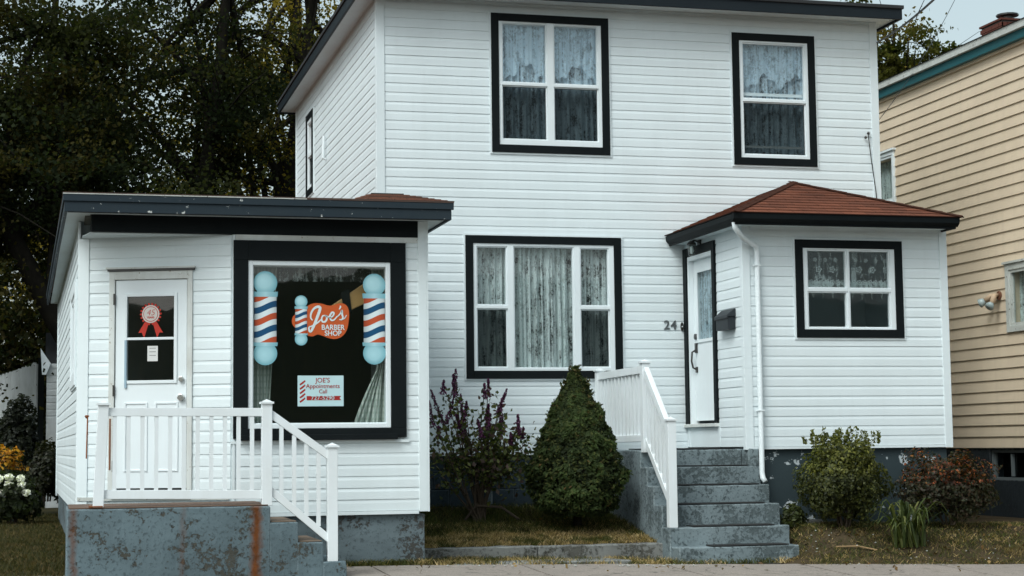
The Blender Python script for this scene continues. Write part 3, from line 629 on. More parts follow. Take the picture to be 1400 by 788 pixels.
# ------------------------------------------------------------------ barber shop
SYf = -3.243; SX = (.22, 3.60); SBt = .565; SHt = 3.47
shop = thing('barber_shop', 'single-storey white barber shop extension with big black-framed window and dark fascia', 'shop', (.22, SYf, 0))
FS = front(SYf); SW = (1.669, 3.386, 1.29, 3.236)
CH = Frame((.22, -2.69, 0), (1.44, -.553, 0), (-.357, -.934, 0)); CL = math.hypot(1.44, .553)
sdir = Vector((-.19, 9.99, 0)).normalized(); FSL = Frame((.22, -2.69, 0), sdir, (-sdir.y, sdir.x, 0)); SLEN = 9.99
swh = (SW[0]+.20, SW[1]-.2, SW[2]+.15, SW[3]-.25)
wall(FS, 1.662, 3.58, SBt, SHt, [swh], shop, vinyl_shop, .1)
siding(FS, 1.69, 3.52, SBt, 3.29, [(SW[0]-.1, SW[1]-.02, SW[2]+.02, 3.4)], shop, vinyl_shop)
wall(CH, .01, CL, SBt, 3.287, [(.36, 1.10, .80, 2.87)], shop, vinyl_shop, .1)
siding(CH, .09, CL-.01, SBt+.005, 3.27, [(.305, 1.15, .70, 2.90)], shop, vinyl_shop)
SSW = (.60, 2.2, 1.86, 2.92)
wall(FSL, .1, SLEN, SBt, SHt, [hole(*SSW)], shop, vinyl_shop, .1); siding(FSL, .09, SLEN-.09, SBt+.0, SHt, [hole(*SSW)], shop, vinyl_shop)
window(FSL, *SSW, shop, [(SSW[0]+.15, 1.37, SSW[2]+.15, SSW[3]-.15, False), (1.43, SSW[1]-.15, SSW[2]+.15, SSW[3]-.15, False)], cas_mat=white)
MB().box(3.50, 3.60, SYf+.1, -.001, SBt, SHt).build('wall', vinyl_shop, shop); MB().box(.12, XL-.03, 7.2, 7.3, SBt, SHt).build('wall', vinyl_shop, shop); MB().box(3.58, XL-.02, .001, 7.2, SBt, SHt).build('wall', vinyl_shop, shop)
MB().box(.35, 3.5, SYf+.11, 7.2, SBt-.02, SBt+.04).build('floor', roomm, shop); MB().box(.35, 3.5, -.6, -.5, SBt+.05, SHt-.05).build('inner_wall', roomm, shop)
MB().box(.25, 3.59, SYf+.1, 7.2, SHt-.03, SHt-.002).build('ceiling', roomc, shop)
# corner posts
c = MB(FS); c.box(3.515, 3.602, 0, .022, SBt-.015, 3.46); c.build('corner_post', vinyl_shop, shop, bevel=.004); MB().box(3.601, 3.62, SYf-.02, SYf+.08, SBt-.015, 3.46).build('corner_post', vinyl_shop, shop)
c = MB(CH); c.box(-.02, .095, 0, .022, SBt-.01, 3.285); c.build('corner_post', vinyl_shop, shop, bevel=.004); c = MB(FSL); c.box(-.01, .09, .0, .024, SBt-.01, 3.46); c.build('corner_post', vinyl_shop, shop, bevel=.004)
MB(FSL).box(SLEN-.09, SLEN, 0, .024, SBt-.05, 3.46).build('corner_post', vinyl_shop, shop)
MB(FS).box(1.67, 3.51, 0, .02, SBt-.035, SBt-.002).build('starter_strip', vinyl_shop, shop)
MB(FS).box(1.664, 1.688, 0, .024, SBt, 3.29).build('corner_trim', vinyl_shop, shop)
# foundation
rough_block(1.6, 3.575, SYf+.02, SYf+.25, -.3, SBt-.036, 'foundation', conc_found, shop, 10, .005)
MB(FSL).box(.1, SLEN, -.2, -.02, -.1, SBt).build('foundation', conc_found, shop); MB().box(3.40, 3.575, SYf+.25, 0, -.1, SBt-.01).build('foundation', conc_found, shop)
MB(CH).box(0, CL, -.2, -.02, -.1, SBt).build('foundation', conc_found, shop)
# header, recess soffit, eaves
MB().box(.31, 3.515, SYf-.028, SYf+.03, 3.295, 3.462).build('header_board', black, shop, bevel=.004)
MB().box(.31, .35, SYf+.03, -2.72, 3.295, 3.462).build('header_return', black, shop)
MB().prism([(.30, SYf+.02), (1.66, SYf+.02), (.23, -2.69), (.23, -2.9)], 3.288, 3.294, 'z').build('recess_soffit', soffit_m, shop)
MB(FS).box(1.69, 3.40, 0, .03, 3.238, 3.292).build('head_strip', oldwhite, shop); MB(FS).box(3.40, 3.514, 0, .02, 3.24, 3.294).build('head_strip', oldwhite, shop)
eL, eR, eY = .055, 3.80, -3.56
MB().prism([(eL+.02, eY+.02), (eR-.02, eY+.02), (eR-.02, SYf-.001), (.3, SYf-.001), (.3, -2.7), (.07, 7.5), (-.1, 7.5)], 3.464, 3.475, 'z').build('soffit', soffit_m, shop)
MB().prism([(3.60, SYf), (eR-.02, SYf), (eR-.02, -.03), (3.60, -.03)], 3.464, 3.475, 'z').build('soffit', soffit_m, shop)
fs = MB(); fs.box(eL, eR, eY, eY+.028, 3.445, 3.545); fs.box(eL-.012, eR+.022, eY-.014, eY+.02, 3.546, 3.612); fs.build('fascia', slate, shop, bevel=.004)
fs = MB(); d2 = -.19/9.99
for (x0, x1, z0, z1) in ((eL, eL+.028, 3.445, 3.545), (eL-.014, eL+.02, 3.546, 3.612)):
    k = len(fs.v); L = 11.1; fs.v += [Vector(p) for p in ((x0, eY+.03, z0), (x1, eY+.03, z0), (x1, eY+.03, z1), (x0, eY+.03, z1), (x0+d2*L, eY+L, z0), (x1+d2*L, eY+L, z0), (x1+d2*L, eY+L, z1), (x0+d2*L, eY+L, z1))]
    fs.f += [[k+i for i in q] for q in ((0, 3, 2, 1), (4, 5, 6, 7), (0, 1, 5, 4), (1, 2, 6, 5), (2, 3, 7, 6), (3, 0, 4, 7))]
fs.build('fascia', slate, shop, bevel=.004); MB().box(eR-.028, eR, eY+.03, -.03, 3.445, 3.6).build('fascia', slate, shop)
MB().box(eL+.03, eR-.03, eY+.029, eY+.034, 3.44, 3.446).build('drip_line', metal_dark, shop)
de = MB(); de.box(eL-.015, 2.35, eY-.018, eY+.03, 3.613, 3.622); de.build('drip_edge', greyw, shop); MB().box(2.352, eR+.024, eY-.018, eY+.03, 3.613, 3.622).build('drip_edge', shingle_grey, shop)
zr = 3.623; A = (eL-.015, eY-.018, zr); B = (eR+.024, eY-.018, zr); EM = (2.95, eY-.018, zr); L1 = (2.75, -2.35, 3.72); R1 = (3.20, -2.35, 3.862); R2 = (3.55, -2.35, 3.862); BK = (eR+.024, -.024, zr); LB = (eL+d2*11, 7.5, zr)
flatroof('roof', shop, shingle_grey, [(A, EM, L1, L1), (EM, B, R1, R2), (L1, EM, R1, R1), (B, BK, R2, (3.67, -.024, 3.87)), (LB, A, (3.67, 7.5, 3.80), L1)], 8)
MB().poly([R1, R2, (3.67, -.03, 3.87), (3.67, 7.5, 3.80)]).poly([L1, R1, (3.67, 7.5, 3.80)]).build('roof_ridge', shingle_grey, shop)
MB().box(3.2, 3.55, -2.36, -2.33, 3.863, 3.874).build('ridge_flashing', metal_dark, shop)
# big shop window
cs = MB(FS); u0, u1, z0, z1 = SW; a, b, c, d = 1.812, 3.232, 1.384, 3.040
for q in rects_minus(u0, u1, z0, z1, [(a, b, c, d)]): cs.box(q[0], q[1], -.02, .045, q[2], q[3])
swin = cs.build('shop_window', black, shop, bevel=.004)
MB(FS).box(a-.08, b+.06, .046, .075, z0-.02, z0+.035).build('sill', black, swin, bevel=.004)
MB(FS).box(u0-.02, u1+.03, 0, .03, z0-.05, z0-.021).build('sill_trim', vinyl_shop, swin)
fm = MB(FS); casing(fm, a+.001, b-.001, c+.001, d-.001, .047, -.05, .03); fm.build('frame', white, swin, bevel=.004)
ga, gb, gc, gd = a+.04, b-.04, c+.04, d-.04
MB(FS).poly([(ga, -.01, gc), (gb, -.01, gc), (gb, -.01, gd), (ga, -.01, gd)]).build('pane', glass_shop, swin, recalc=False)
curtain(FS, 0, 0, 1.40, 3.0, -.16, swin, plaid, 4, .02, shape=lambda t: (1.84, 2.04+.08*t), name='curtain', seed=11)
curtain(FS, 0, 0, 1.40, 2.35, -.16, swin, plaid, 4, .02, shape=lambda t: (2.88+.25*min(1, t/.62)**1.2, 3.2-.0*t), name='curtain', seed=12)
curtain(FS, 3.08, 3.2, 2.3, 3.0, -.18, swin, plaid, 2, .015, name='curtain', seed=13)
curtain(FS, 1.9, 3.2, 2.86, 3.02, -.22, swin, lace_small, 12, .02, name='valance', seed=14)
# things seen in the shop
wp = thing('slanted_board', 'tan slanted board with a black band seen high inside the shop window', 'board', (2.9, -2.7, 2.7)); tanw = flat('tan_wood', (.58, .34, .13), .4)  # unidentified tan shape, built as a plain slanted board
MB(front(-3.02)).prism([(2.55, 2.42), (3.18, 2.72), (3.22, 2.92), (3.02, 2.86), (2.5, 2.5)], 0, .06, 'n').build('board', tanw, wp, bevel=.01); MB(front(-3.02)).prism([(2.80, 2.5), (2.87, 2.54), (2.84, 2.79), (2.76, 2.74)], -.01, .075, 'n').build('band', black, wp)

# decals (flat print on the glass).  S(px,py) = photo-derived drawing units, 7.3 mm each
def U_(x): return 1.825+(x-340.6)*.007315
def Z_(y): return 3.039-(y-356.5)*.00727
cwhite = (.70, .80, .82); cred = (.52, .085, .03); cblue = (.008, .075, .175); cball = (.15, .37, .43)
def disc(m, cx, cy, r, n, c0, c1, a0=0, a1=2*math.pi, hl=(-.25, -.3)):
    k = 28; ci = m.P(U_(cx+hl[0]*r), n, Z_(cy+hl[1]*r)); m.col.append(c0); prev = [ci]*1
    rings = []
    for f, mixv in ((.55, .75), (1, 0)):
        ring = []
        for j in range(k+1):
            t = a0+(a1-a0)*j/k; ring.append(m.P(U_(cx+(1-f)*hl[0]*r+r*f*math.cos(t)), n, Z_(cy+(1-f)*hl[1]*r+r*f*math.sin(t)))); m.col.append(tuple(p*mixv+q*(1-mixv) for p, q in zip(c0, c1)))
        rings.append(ring)
    for j in range(k): m.f.append([ci, rings[0][j], rings[0][j+1]]); m.f.append([rings[0][j], rings[1][j], rings[1][j+1], rings[0][j+1]])
def quadstrip(m, top, bot, n, colf):
    base = [];
    for (x, y), (x2, y2) in zip(top, bot):
        base.append((m.P(U_(x), n, Z_(y)), m.P(U_(x2), n, Z_(y2)))); c = colf(x); m.col += [c, c]
    for p, q in zip(base, base[1:]): m.f.append([p[0], q[0], q[1], p[1]])
def barber_pole(cx, yt, sc, parent, n):
    """yt: y of the top of the ball; total height about 124*sc"""
    r = 16*sc; m = MB(FS); disc(m, cx, yt+r, r, n, (.46, .72, .77), cball); m.build('ball', printm, parent, recalc=False)
    y0 = yt+30*sc; y1 = y0+5*sc; y2 = y1+62*sc; y3 = y2+5*sc; hw = 15*sc; K = 12
    sh = lambda x: (1-.5*abs((x-cx)/hw)**2.2)
    m = MB(FS); quadstrip(m, [(cx-hw, y1), (cx+hw, y1)], [(cx-hw, y2), (cx+hw, y2)], n+.0004, lambda x: cwhite)
    m = MB(FS); X = [cx-hw+2*hw*i/K for i in range(K+1)]
    quadstrip(m, [(x, y1) for x in X], [(x, y2) for x in X], n+.0004, lambda x: tuple(v*sh(x) for v in cwhite)); m.build('cylinder', printm, parent, recalc=False)
    rise = lambda x: -10*sc*(lambda t: t*t*(3-2*t))((x-cx+hw)/(2*hw))+2*sc
    yb = y1-3*sc; k = 0
    while yb < y2+12*sc:
        m = MB(FS); col = cred if k % 2 == 0 else cblue; top = []; bot = []
        for x in X:
            a_, b_ = yb+rise(x), yb+rise(x)+8.5*sc; a_, b_ = min(max(a_, y1), y2), min(max(b_, y1), y2); top.append((x, a_)); bot.append((x, b_))
        quadstrip(m, top, bot, n+.0009, lambda x: tuple(v*sh(x) for v in col)); m.build('stripe', printm, parent, recalc=False); yb += 16.2*sc; k += 1
    for ya, yb in ((y0-2*sc, y1), (y2, y3)):
        m = MB(FS); quadstrip(m, [(x, ya) for x in (cx-hw*1.12, cx, cx+hw*1.12)], [(x, yb) for x in (cx-hw*1.08, cx, cx+hw*1.08)], n+.0013, lambda x: (.40, .64, .70) if x == cx else cball); m.build('collar', printm, parent, recalc=False)
    m = MB(FS); disc(m, cx, y3+10*sc, r, n+.0004, (.40, .66, .72), cball, hl=(-.1, .1)); m.build('ball', printm, parent, recalc=False)
pn = -.004
p1 = thing('barber_pole_decal', 'large red, white and blue barber pole decal at left edge of shop window', 'window decal', (2.0, SYf, 2.6), 'barber pole decals'); barber_pole(362.5, 370.5, 1, p1, pn)
p2 = thing('barber_pole_decal', 'large red, white and blue barber pole decal at right edge of shop window', 'window decal', (3.05, SYf, 2.6), 'barber pole decals'); barber_pole(511, 372, .98, p2, pn)
lg = thing('shop_logo_decal', 'orange blob logo reading Joe\'s Barber Shop with a small striped pole', 'window decal', (2.5, SYf, 2.4))
def Q(x, y): return 390+x/7.88, 380+y/7.88
blob = [(65, 450), (85, 400), (140, 370), (200, 320), (250, 285), (310, 265), (380, 268), (440, 285), (495, 288), (560, 266), (620, 266), (662, 300), (680, 370), (674, 460), (655, 550), (610, 615), (540, 648), (465, 642), (400, 618), (340, 602), (290, 622), (240, 615), (170, 570), (100, 530), (72, 495)]
def catmull(P, closed=True, k=5):
    out = []; n = len(P)
    for i in range(n if closed else n-1):
        g = (lambda j: P[j % n]) if closed else (lambda j: P[min(max(j, 0), n-1)])
        p0, p1_, p2_, p3 = g(i-1), g(i), g(i+1), g(i+2)
        for s in range(k):
            t = s/k; out.append(tuple(.5*((2*b)+(-a+c)*t+(2*a-5*b+4*c-d)*t*t+(-a+3*b-3*c+d)*t**3) for a, b, c, d in zip(p0, p1_, p2_, p3)))
    if not closed: out.append(P[-1])
    return out
orange = flat('orange_print', (.56, .10, .022)); whitep = flat('white_print', (.68, .77, .78)); redp = flat('red_print', (.36, .025, .02)); cardm = flat('pale_card', (.52, .72, .75))
m = MB(FS); m.prism([(U_(Q(x, y)[0]), Z_(Q(x, y)[1])) for x, y in catmull(blob)], pn-.001, pn, 'n'); m.build('blob', orange, lg)
barber_pole(Q(163, 0)[0], Q(0, 182)[1], .535, lg, pn+.002)
def stroke(pts, wd, name='script_stroke', par=lg, nn=.002):
    P = catmull(pts, False, 6); m = MB(FS); L = []
    W = [wd[0]+(wd[1]-wd[0])*abs(math.sin(math.pi*i/(len(P)-1))) for i in range(len(P))]
    for i, (x, y) in enumerate(P):
        a, b = P[max(i-1, 0)], P[min(i+1, len(P)-1)]; dx, dy = b[0]-a[0], b[1]-a[1]; l = math.hypot(dx, dy) or 1; nx, ny = -dy/l*W[i]/2, dx/l*W[i]/2
        for s in (1, -1): q = Q(x+s*nx, y+s*ny); L.append(m.P(U_(q[0]), pn+nn, Z_(q[1])))
    for i in range(len(P)-1): m.f.append([L[2*i], L[2*i+1], L[2*i+3], L[2*i+2]])
    m.build(name, whitep, par, recalc=False)
stroke([(285, 450), (266, 420), (272, 370), (300, 325), (340, 303), (366, 312), (360, 350), (338, 410), (315, 470), (290, 530), (266, 570), (250, 560), (247, 530), (262, 512)], (12, 30))
stroke([(262, 520), (300, 500), (345, 470), (378, 440)], (10, 18), nn=.0024)
stroke([(425, 398), (395, 402), (383, 435), (395, 465), (425, 460), (440, 425), (428, 400), (450, 412), (475, 402)], (12, 20), nn=.0028)
stroke([(465, 425), (500, 405), (515, 375), (500, 362), (478, 385), (472, 420), (490, 448), (520, 440), (550, 405)], (12, 20), nn=.0032)
stroke([(550, 410), (585, 375), (602, 340), (604, 385), (612, 415), (600, 440), (572, 438)], (10, 19), nn=.0036)
stroke([(600, 442), (630, 425), (652, 390)], (6, 10), nn=.004)
stroke([(582, 290), (586, 305), (572, 330)], (10, 16), nn=.002)
q = Q(505, 527); text('BARBER', FS, U_(q[0]), pn+.003, Z_(q[1]), .072, whitep, lg, bold=.0012, sx=.92); q = Q(505, 590); text('SHOP', FS, U_(q[0]), pn+.003, Z_(q[1]), .072, whitep, lg, bold=.0012, sx=.92)
# appointment card behind the glass
sg = thing('appointment_sign', 'pale blue card reading JOE\'S Appointments Call 727-5290 in shop window', 'sign', (2.6, SYf, 1.8))
def K_(x, y): return U_(390+x/11.25), Z_(500+y/11.25)
a0, b0 = K_(180, 140); a1, b1 = K_(882, 608); MB(FS).box(a0, a1, pn-.004, pn, b1, b0).build('card', cardm, sg)
for s, x, y, h in (("JOE'S", 562, 215, .066), ('Appointments', 565, 303, .060), ('Call', 567, 385, .055)):
    q = K_(x, y); text(s, FS, q[0], pn+.0012, q[1], h, redp, sg, bold=.0004, sx=.98)
q0, q1 = K_(316, 452), K_(845, 517); nq = K_(820, 484)
MB(FS).prism([(q0[0], q0[1]), (q1[0], q0[1]), (nq[0], nq[1]), (q1[0], q1[1]), (q0[0], q1[1])], pn+.0005, pn+.001, 'n').build('banner', redp, sg)
q = K_(560, 484); text('727-5290', FS, q[0], pn+.0025, q[1], .056, cardm, sg, sx=1.1)
for i in range(5):
    y = 255+i*66; m = MB(FS); P = [(208, y+14), (250, y-18), (292, y-48), (300, y-25), (262, y+10), (218, y+38)]
    m.poly([(K_(*p)[0], pn+.0008, K_(*p)[1]) for p in P]).build('pole_stripe', redp, sg, recalc=False)

# shop door on the angled wall
dd = MB(CH); casing_u = (.305, 1.15)
for q in rects_minus(.305, 1.15, .74, 2.95, [(.362, 1.098, .80, 2.868)]): dd.box(q[0], q[1], -.03, .03, q[2], q[3])
sdoor = dd.build('shop_door', oldwhite, shop, bevel=.003)
MB(CH).box(.29, 1.17, 0, .045, 2.952, 2.972).build('drip_cap', metal_dark, sdoor); MB(CH).box(.275, 1.18, 0, .05, 2.973, 2.99).build('head_trim', oldwhite, sdoor)
l = MB(CH)
for q in rects_minus(.37, 1.09, .82, 2.862, [(.485, .965, 1.87, 2.70)]): l.box(q[0], q[1], -.02, .012, q[2], q[3])
l.build('door_leaf', white, sdoor)
gg = MB(CH); casing(gg, .455, .995, 1.84, 2.73, .032, .012, .024); gg.box(.486, .964, .0, .022, 2.27, 2.295); gg.build('glazing_frame', white, sdoor, bevel=.003)
for (a, b) in ((1.87, 2.27), (2.295, 2.70)): MB(CH).poly([(.486, -.002, a), (.964, -.002, a), (.964, -.002, b), (.486, -.002, b)]).build('pane', glass_shop, sdoor, recalc=False)
MB(CH).box(.465, .487, .006, .028, 1.80, 2.27).build('sash_channel', flat('blue_grey', (.3, .42, .5)), sdoor)
for (a, b) in ((.46, .70), (.77, 1.01)):
    pm = MB(CH); casing(pm, a, b, .98, 1.66, .022, .012, .021); pm.build('raised_panel', white, sdoor, bevel=.006)
for zz in (2.62, 1.72, .98): MB(CH).box(.350, .368, .028, .036, zz, zz+.11).build('hinge', metal_dark, sdoor)
def knobm(z, r, nm): MB(CH).lathe((0, 0, 0), [(0, 0)], 3) if False else MB(CH).prism([(1.04+r*math.cos(t), z+r*math.sin(t)) for t in [k*math.pi/6 for k in range(12)]], .012, .012+r*1.2, 'n').build(nm, chrome, sdoor, bevel=.006)
knobm(1.70, .034, 'door_knob'); knobm(1.88, .027, 'lock')
MB(CH).box(.34, 1.12, -.1, .06, .735, .80).build('threshold', metal_dark, sdoor)
MB(CH).box(.0, CL-.02, .0, .03, .70, .735).build('base_board', greyw, shop)
MB(CH).box(.318, .335, .028, .034, 1.0, 1.5).build('rust_strip', flat('rust', (.2, .09, .05), .8), sdoor)
# rosette and notice on the door glass
ro = thing('rosette_sticker', 'red and white 45 years rosette sticker on the shop door glass', 'sticker', (.95, -2.97, 2.5)); redr = flat('rosette_red', (.50, .035, .02)); pinkw = flat('rosette_white', (.62, .60, .56))
cu, cz = .722, 2.525
for k in range(18):
    t = 2*math.pi*k/18; m = MB(CH); P = []
    for (rr_, dt) in ((.078, -.14), (.108, -.06), (.112, .10), (.080, .16)): P.append((cu+rr_*math.cos(t+dt), .004 if k % 2 else .005, cz+rr_*math.sin(t+dt)))
    m.poly(P).build('petal', redr, ro, recalc=False)
MB(CH).prism([(cu+.088*math.cos(k*math.pi/14), cz+.088*math.sin(k*math.pi/14)) for k in range(28)], .0045, .0055, 'n').build('ring', pinkw, ro); MB(CH).prism([(cu+.075*math.cos(k*math.pi/14), cz+.075*math.sin(k*math.pi/14)) for k in range(28)], .0055, .0065, 'n').build('ring_line', redr, ro)
MB(CH).prism([(cu+.069*math.cos(k*math.pi/14), cz+.069*math.sin(k*math.pi/14)) for k in range(28)], .0065, .0075, 'n').build('disc', pinkw, ro)
text('45', CH, cu, .0085, cz+.012, .085, redr, ro, bold=-.001, shear=.2); text('YEARS', CH, cu, .0085, cz-.035, .026, redr, ro, bold=.001)
for s in (-1, 1): MB(CH).poly([(cu+s*.012, .003, cz-.07), (cu+s*.062, .003, cz-.08), (cu+s*.125, .003, cz-.185), (cu+s*.09, .003, cz-.182), (cu+s*.066, .003, cz-.235), (cu+s*.03, .003, cz-.12)]).build('ribbon', redr, ro, recalc=False)
pp = thing('door_notice', 'small white paper notice behind the lower glass of the shop door', 'notice', (.95, -2.97, 2.15)); MB(CH).box(.69, .795, -.001, .002, 2.06, 2.21).build('paper', flat('paper', (.7, .7, .68)), pp)
for i in range(3): MB(CH).box(.71, .775, .002, .0026, 2.185-i*.035, 2.190-i*.035).build('text_line', flat('ink', (.1, .1, .1)), pp)

# ------------------------------------------------------------------ shop landing and steps
land = thing('shop_landing', 'rust-stained blue-grey concrete landing and side steps in front of the shop door', 'steps', (1, -4.0, 0))
LY, LYb = -4.4, SYf-.045
rough_block(.10, 1.90, LY, LYb, -.35, .672, 'landing', conc_shop, land, 14, .006)
rough_block(.14, 1.63, LYb-.02, -2.92, -.35, .668, 'landing', conc_shop, land, 8, .004)
for k, (x0, x1, z) in enumerate(((1.90, 2.155, .520), (2.155, 2.39, .335), (2.39, 2.60, .155))): rough_block(x0-.01, x1, LY+.005, LYb-.1, -.35, z, 'step', conc_shop, land, 8, .006)
for k, (x0, x1, z) in enumerate(((1.91, 2.14, .523), (2.165, 2.375, .338))): MB().box(x0, x1, LY+.03, LYb-.1, z, z+.009).build('worn_tread', flat('worn_step', (.20, .15, .11), .9), land, bevel=.003)
MB().box(.12, 1.88, LY+.012, LYb-.01, .675, .687).build('tread_board', flat('worn_tread', (.14, .09, .065), .9), land, bevel=.004)
sr = thing('landing_railing', 'white railing round the barber shop landing with sloping handrail', 'railing', (1, -4.33, .68)); RY = -4.34
post(.372, RY, .685, 1.595, sr, lean=.045); post(1.872, RY, .675, 1.60, sr); post(2.475, RY, .155, 1.195, sr)
bar((.44, RY, 1.535), (1.825, RY, 1.525), .05, .075, 'top_rail', sr); bar((.42, RY, .80), (1.825, RY, .775), .045, .08, 'bottom_rail', sr)
balusters((.45, RY, .83), (1.80, RY, .81), (.45, RY, 1.50), (1.80, RY, 1.49), 11, sr)
bar((1.92, RY, 1.50), (2.43, RY, 1.13), .05, .085, 'top_rail', sr); bar((1.92, RY, .80), (2.43, RY, .37), .045, .085, 'bottom_rail', sr)
balusters((1.92, RY, .83), (2.43, RY, .41), (1.92, RY, 1.46), (2.43, RY, 1.09), 4, sr, lo=[.17, .40, .62, .84])
for (x, z, h) in ((.352, .688, .03),): MB().box(x-.06, x+.06, RY-.06, RY+.06, z, z+.012).build('post_foot', flat('rust_plate', (.22, .08, .03), .8), sr)
hk = MB().tube([(.28, -4.28, 1.50), (.26, -4.22, 1.50), (.27, -4.1, 1.49)], .01); hk.build('rusty_bracket', flat('rust_iron', (.2, .06, .02), .8), sr)
MB().tube([(.275, -4.27, 1.49), (.268, -4.27, 1.12)], .006).build('rusty_rod', flat('rust_rod', (.25, .09, .04), .8), sr)

# ------------------------------------------------------------------ front bed, kerb
def bz(x, y): return .112+.36*max(0, (y+2.32)/2.32)
bed = sheet('garden_bed', [3.58+.2*i for i in range(15)], [-2.33+.146*j for j in range(17)], lambda x, y: bz(x, y)+.01*math.sin(x*9+y*7), soil)
kw = thing('garden_kerb', 'low weathered concrete kerb wall edging the grass patch', 'kerb wall', (4.8, -2.36, 0))
rough_block(3.61, 4.95, -2.45, -2.27, -.25, .132, 'kerb_block', conc_kerb, kw, 10, .007); rough_block(4.96, 6.36, -2.45, -2.27, -.25, .128, 'kerb_block', conc_kerb, kw, 10, .007)
st = MB(); st.prism([(3.75, -3.18), (4.4, -3.22), (5.3, -3.15), (5.75, -3.2), (5.6, -2.78), (4.9, -2.72), (4.1, -2.8)], -.12, gs(4.8)+.012, 'z'); st.build('kerb_footing', conc_kerb, kw, bevel=.01)

# ------------------------------------------------------------------ grass
from mathutils import noise as MN
def blades(name, pts, h, wd, cols, label, cat, dens_lean=.5, group=None):
    pts = np.asarray(pts, float); n = len(pts); H = h*(.4+1.0*RNG.random(n)); th = RNG.random(n)*2*np.pi; lean = RNG.normal(size=(n, 2))*dens_lean
    sv = np.stack([np.cos(th), np.sin(th), np.zeros(n)], 1)*wd; tip = np.concatenate([lean*H[:, None], H[:, None]], 1); mid = tip*.5; mid[:, 2] = H*.62
    V = np.stack([pts-sv, pts+sv, pts+mid+sv*.7, pts+mid-sv*.7, pts+tip], 1).reshape(-1, 3); me = bpy.data.meshes.new(name)
    b = np.arange(n)[:, None]*5; F = np.concatenate([np.concatenate([b, b+1, b+2, b+3], 1).ravel(), np.concatenate([b+3, b+2, b+4], 1).ravel()])
    me.vertices.add(5*n); me.vertices.foreach_set('co', V.astype(np.float32).ravel()); me.loops.add(len(F)); me.loops.foreach_set('vertex_index', F.astype(np.int32)); me.polygons.add(2*n)
    ls = np.concatenate([np.arange(n)*4, 4*n+np.arange(n)*3]); lt = np.concatenate([np.full(n, 4), np.full(n, 3)]); me.polygons.foreach_set('loop_start', ls.astype(np.int32)); me.polygons.foreach_set('loop_total', lt.astype(np.int32)); me.update(calc_edges=True)
    cols = np.asarray(cols, float); nz_ = np.array([MN.noise(Vector((p[0]*3.1, p[1]*3.1, 9)))+.6*MN.noise(Vector((p[0]*9, p[1]*9, 2))) for p in pts]); ix = np.clip(((nz_*.75+.5)*len(cols)+RNG.normal(size=n)*.9), 0, len(cols)-1).astype(int); c = cols[ix]*(.6+.8*RNG.random((n, 1))); c4 = np.repeat(np.concatenate([c, np.ones((n, 1))], 1), 5, 0)
    at = me.color_attributes.new('Col', 'FLOAT_COLOR', 'POINT'); at.data.foreach_set('color', c4.astype(np.float32).ravel()); me.materials.append(grassm)
    o = link(bpy.data.objects.new(name, me)); ORG[o] = Vector(); return setp(o, label, cat, group, 'stuff')
def clumpy(n, x0, x1, y0, y1, zf, k=.5, sc=2.5, thr=0):
    from mathutils import noise as mn; out = []
    while len(out) < n:
        x, y = random.uniform(x0, x1), random.uniform(y0, y1)
        if mn.noise(Vector((x*sc, y*sc, 3)))*.5+.5 > random.random()*k+thr: out.append((x, y, zf(x, y)))
    return out
straw = [(.40, .29, .13), (.22, .16, .07), (.50, .38, .20), (.12, .095, .035)]; green = [(.06, .075, .018), (.045, .055, .014), (.095, .09, .026)]
blades('grass', clumpy(24000, 3.62, 6.34, -2.28, -1.1, bz, .75, 3.2, .12), .042, .004, straw+straw+green, 'dry straw-coloured grass behind the low kerb wall', 'grass', .9)
blades('grass', clumpy(13000, 3.62, 6.34, -1.7, -.1, bz), .07, .004, green+[(.03, .03, .01)], 'dark green grass under the lilac and the evergreen', 'grass', .6)
blades('grass', clumpy(42000, -1.6, .13, -4.5, 9, lambda x, y: gz(x, y)+.01), .045, .004, [(.042, .042, .012), (.06, .05, .016), (.03, .034, .010), (.09, .065, .024)], 'brownish green lawn left of the barber shop', 'grass', .7)
blades('grass', clumpy(17500, 7.6, 12, -3.6, -1.95, gz, .8, 2.6, .18), .038, .0035, [straw[1], straw[3]]+green+straw[:1]+green, 'sparse dry grass strip below the porch wall', 'grass', 1.0)
wd_ = [(x, y, gz(x, y)) for x, y, _z in clumpy(4200, 3.62, 6.34, -3.42, -2.46, gz, .9, 3.5, .28)]+[(x, -2.47-random.random()*.06, gs(x)-.02) for x in [random.uniform(3.7, 6.3) for _ in range(1500)] if math.sin(x*3.1)+math.sin(x*7.7+1) > -.2]+[(random.uniform(6.2, 7.7), -2.97-abs(random.gauss(0, .05)), gs(7)-.02) for _ in range(700)]+[(random.uniform(2.65, 3.6), -3.25-abs(random.gauss(0, .06)), .03) for _ in range(1300)]
blades('weeds', wd_, .055, .004, straw+green, 'weeds growing along the foot of the kerb and shop wall', 'weeds', .8)
